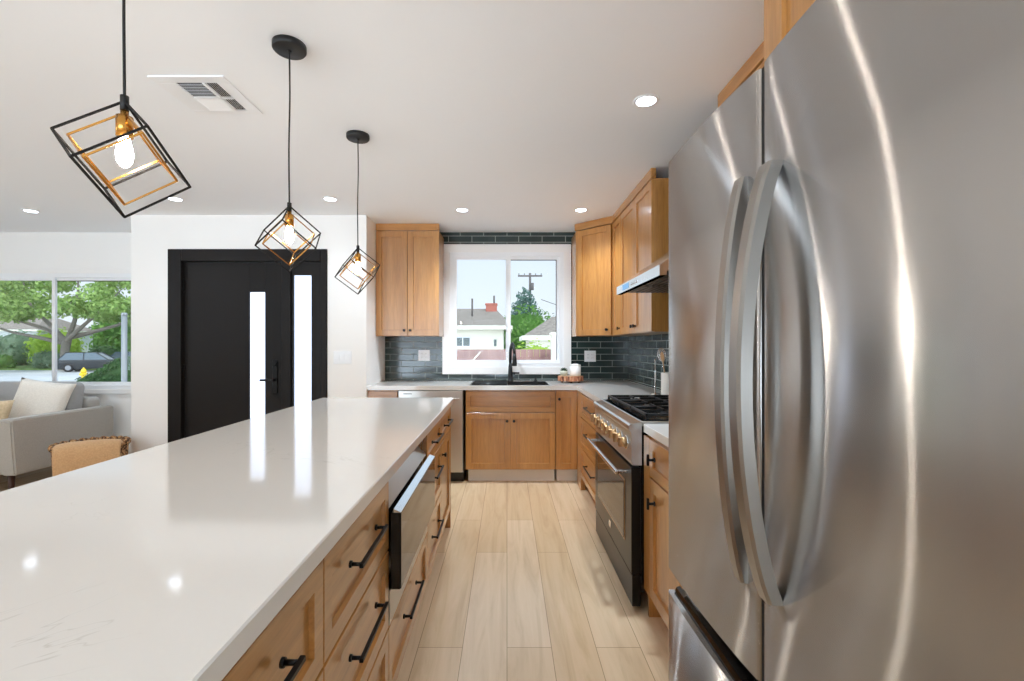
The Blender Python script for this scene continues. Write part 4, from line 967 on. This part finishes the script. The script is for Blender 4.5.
MB().lathe((0, 0, 0), [(0, 0), (.17, 0), (.17, .05), (.11, .07), (.11, .5), (.15, .52), (.15, .56), (.12, .6), (.09, .68), (.03, .73), (.03, .77), (0, .78)], 18).build('body', 'yellow', r)
MB().cyl((-.2, 0, .42), (.2, 0, .42), .055).build('side_outlet', 'yellow', r); MB().cyl((0, -.2, .38), (0, 0, .38), .075).build('front_outlet', 'yellow', r)
r = thing('metal_post', 'grey galvanised metal post standing just outside the living room window', 'post', (-5.35, 6.5, GZ))
MB().cyl((0, 0, 0), (0, 0, 2.48), .034).build('pole', 'galv', r); MB().lathe((0, 0, 2.48), [(0, .02), (.03, .018), (.038, 0), (.038, -.02), (0, -.02)], 16).build('cap', 'galv', r)

# behind the kitchen
FY = 10.2; r = thing('board_fence', 'reddish board fence behind the kitchen window', 'fence', (0, FY, GZ)); b = MB(); x = -3.2
while x < 3.4: b.box(x, x+.135, 0, .02, .02, 1.955-.0*random.random()); x += .14
b.build('boards', 'fence', r); b = MB(); b.box(-3.2, 3.4, -.04, 0, 1.7, 1.79).box(-3.2, 3.4, -.04, 0, .3, .39); b.build('rail', 'fence', r); MB().bar((-1.2, -.06, 1.2), (-.58, -.06, 1.9), .09, .03).build('brace', 'fascia', r)
for x in (-2, 0, 2): MB().box(x-.045, x+.045, .02, .11, 0, 1.95).build('post', 'fence', r)
r = house('cream_house', 'cream stucco house with grey tan roof and red brick chimney left through the kitchen window', -3.4, 24, 6.4, 6, 3.02, 1.15, 'stucco', .45, hip=.3); hwin(r, 1.12, 2.02, .72, .42); b = MB(); b.box(2.72, 2.86, -.05, 0, 2.0, 2.35); b.build('vent', 'win_dark', r)
ch = MB().box(2.2, 2.82, 2.4, 3.0, 3.0, 4.42).build('chimney', 'brick', r); MB().box(2.16, 2.86, 2.36, 3.04, 4.34, 4.44, .02).build('chimney_cap', 'brick', ch); MB().cyl((2.66, 2.7, 4.44), (2.66, 2.7, 4.9), .05).build('flue', 'pole', ch)
MB().cyl((1.5, 1.4, 3.4), (1.5, 1.4, 4.6), .05).build('vent_pipe', 'pole', r)
house('garage', 'small cream garage with grey roof right through the kitchen window', 2.75, 19.5, 3.6, 4, 2.42, .95, 'stucco', .3, 'garage', hip=.8)
tag(MB().prism([(.93, 9.6), (1.2, 9.6), (1.2, 9.87), (.93, 9.87)], GZ, 1.5).box(.9, 1.23, 9.57, 9.9, 1.5, 1.56, .01).build('gate_pillar', 'stucco', None, (1.06, 9.73, GZ)), 'white masonry pillar in front of the right end of the board fence', 'pillar')
ut = thing('utility_pole', 'tall wooden utility pole with crossarm and insulators beyond the trees', 'utility pole', (2.28, 46, GZ))
MB().cyl((0, 0, 0), (0, 0, 9.2), .16, .11).build('mast', 'pole', ut); MB().box(-1.2, 1.2, -.08, .08, 8.85, 9.0).build('crossarm', 'pole', ut); MB().cyl((.2, -.2, 7.5), (.2, -.2, 8.2), .16).build('transformer', 'pole', ut)
for x in (-1.1, -.55, .55, 1.1): MB().cyl((x, 0, 9.0), (x, 0, 9.18), .05).build('insulator', 'win_dark', ut)
b = MB(); b.tube([(2.28+1.1+t*9, 46-t*3, GZ+6.6-2.2*math.sin(t*PI*.5)-.2*t) for t in [i/10 for i in range(11)]], .025, 6); tag(b.build('power_line', 'rubber', None, (3, 46, GZ+5)), 'black power line sagging from the utility pole to the right', 'cable')
r = thing('conifer_tree', 'blue green pointed conifer in front of the utility pole', 'tree', (1.55, 40, GZ)); MB().cyl((0, 0, 0), (0, 0, 5.5), .2, .05).build('trunk', 'trunk', r)
b = MB(); bl = []; rnd = random.Random(9)
for i in range(34):
    t = i/33; z = 1.0+5.9*t; R = 2.0*(1-t)**.7+.22; a = i*2.4; bl.append((R*.6*math.cos(a), R*.6*math.sin(a), z, R*.55+.1, .8))
leaves(b, bl, 8000, .13, 14); b.build('foliage', 'conifer', r)
shrub('leafy_tree', 'bright green leafy tree between the two cream buildings', 1.32, 34, 3.2, 4.9, 'bright', 3800, .13, 15, cat='tree')
shrub('leafy_bush', 'yellow green bush just behind the board fence', .78, 13.5, 1.3, 2.35, 'lime', 1500, .06, 16)
shrub('small_tree', 'distant dark tree at the right edge of the kitchen window', 5.0, 46, 3.4, 5.2, 'deep', 1500, .2, 17, cat='tree')
shrub('small_tree', 'distant hazy tree behind the cream house', -.9, 44, 3.0, 4.2, 'conifer', 1200, .18, 18, cat='tree')
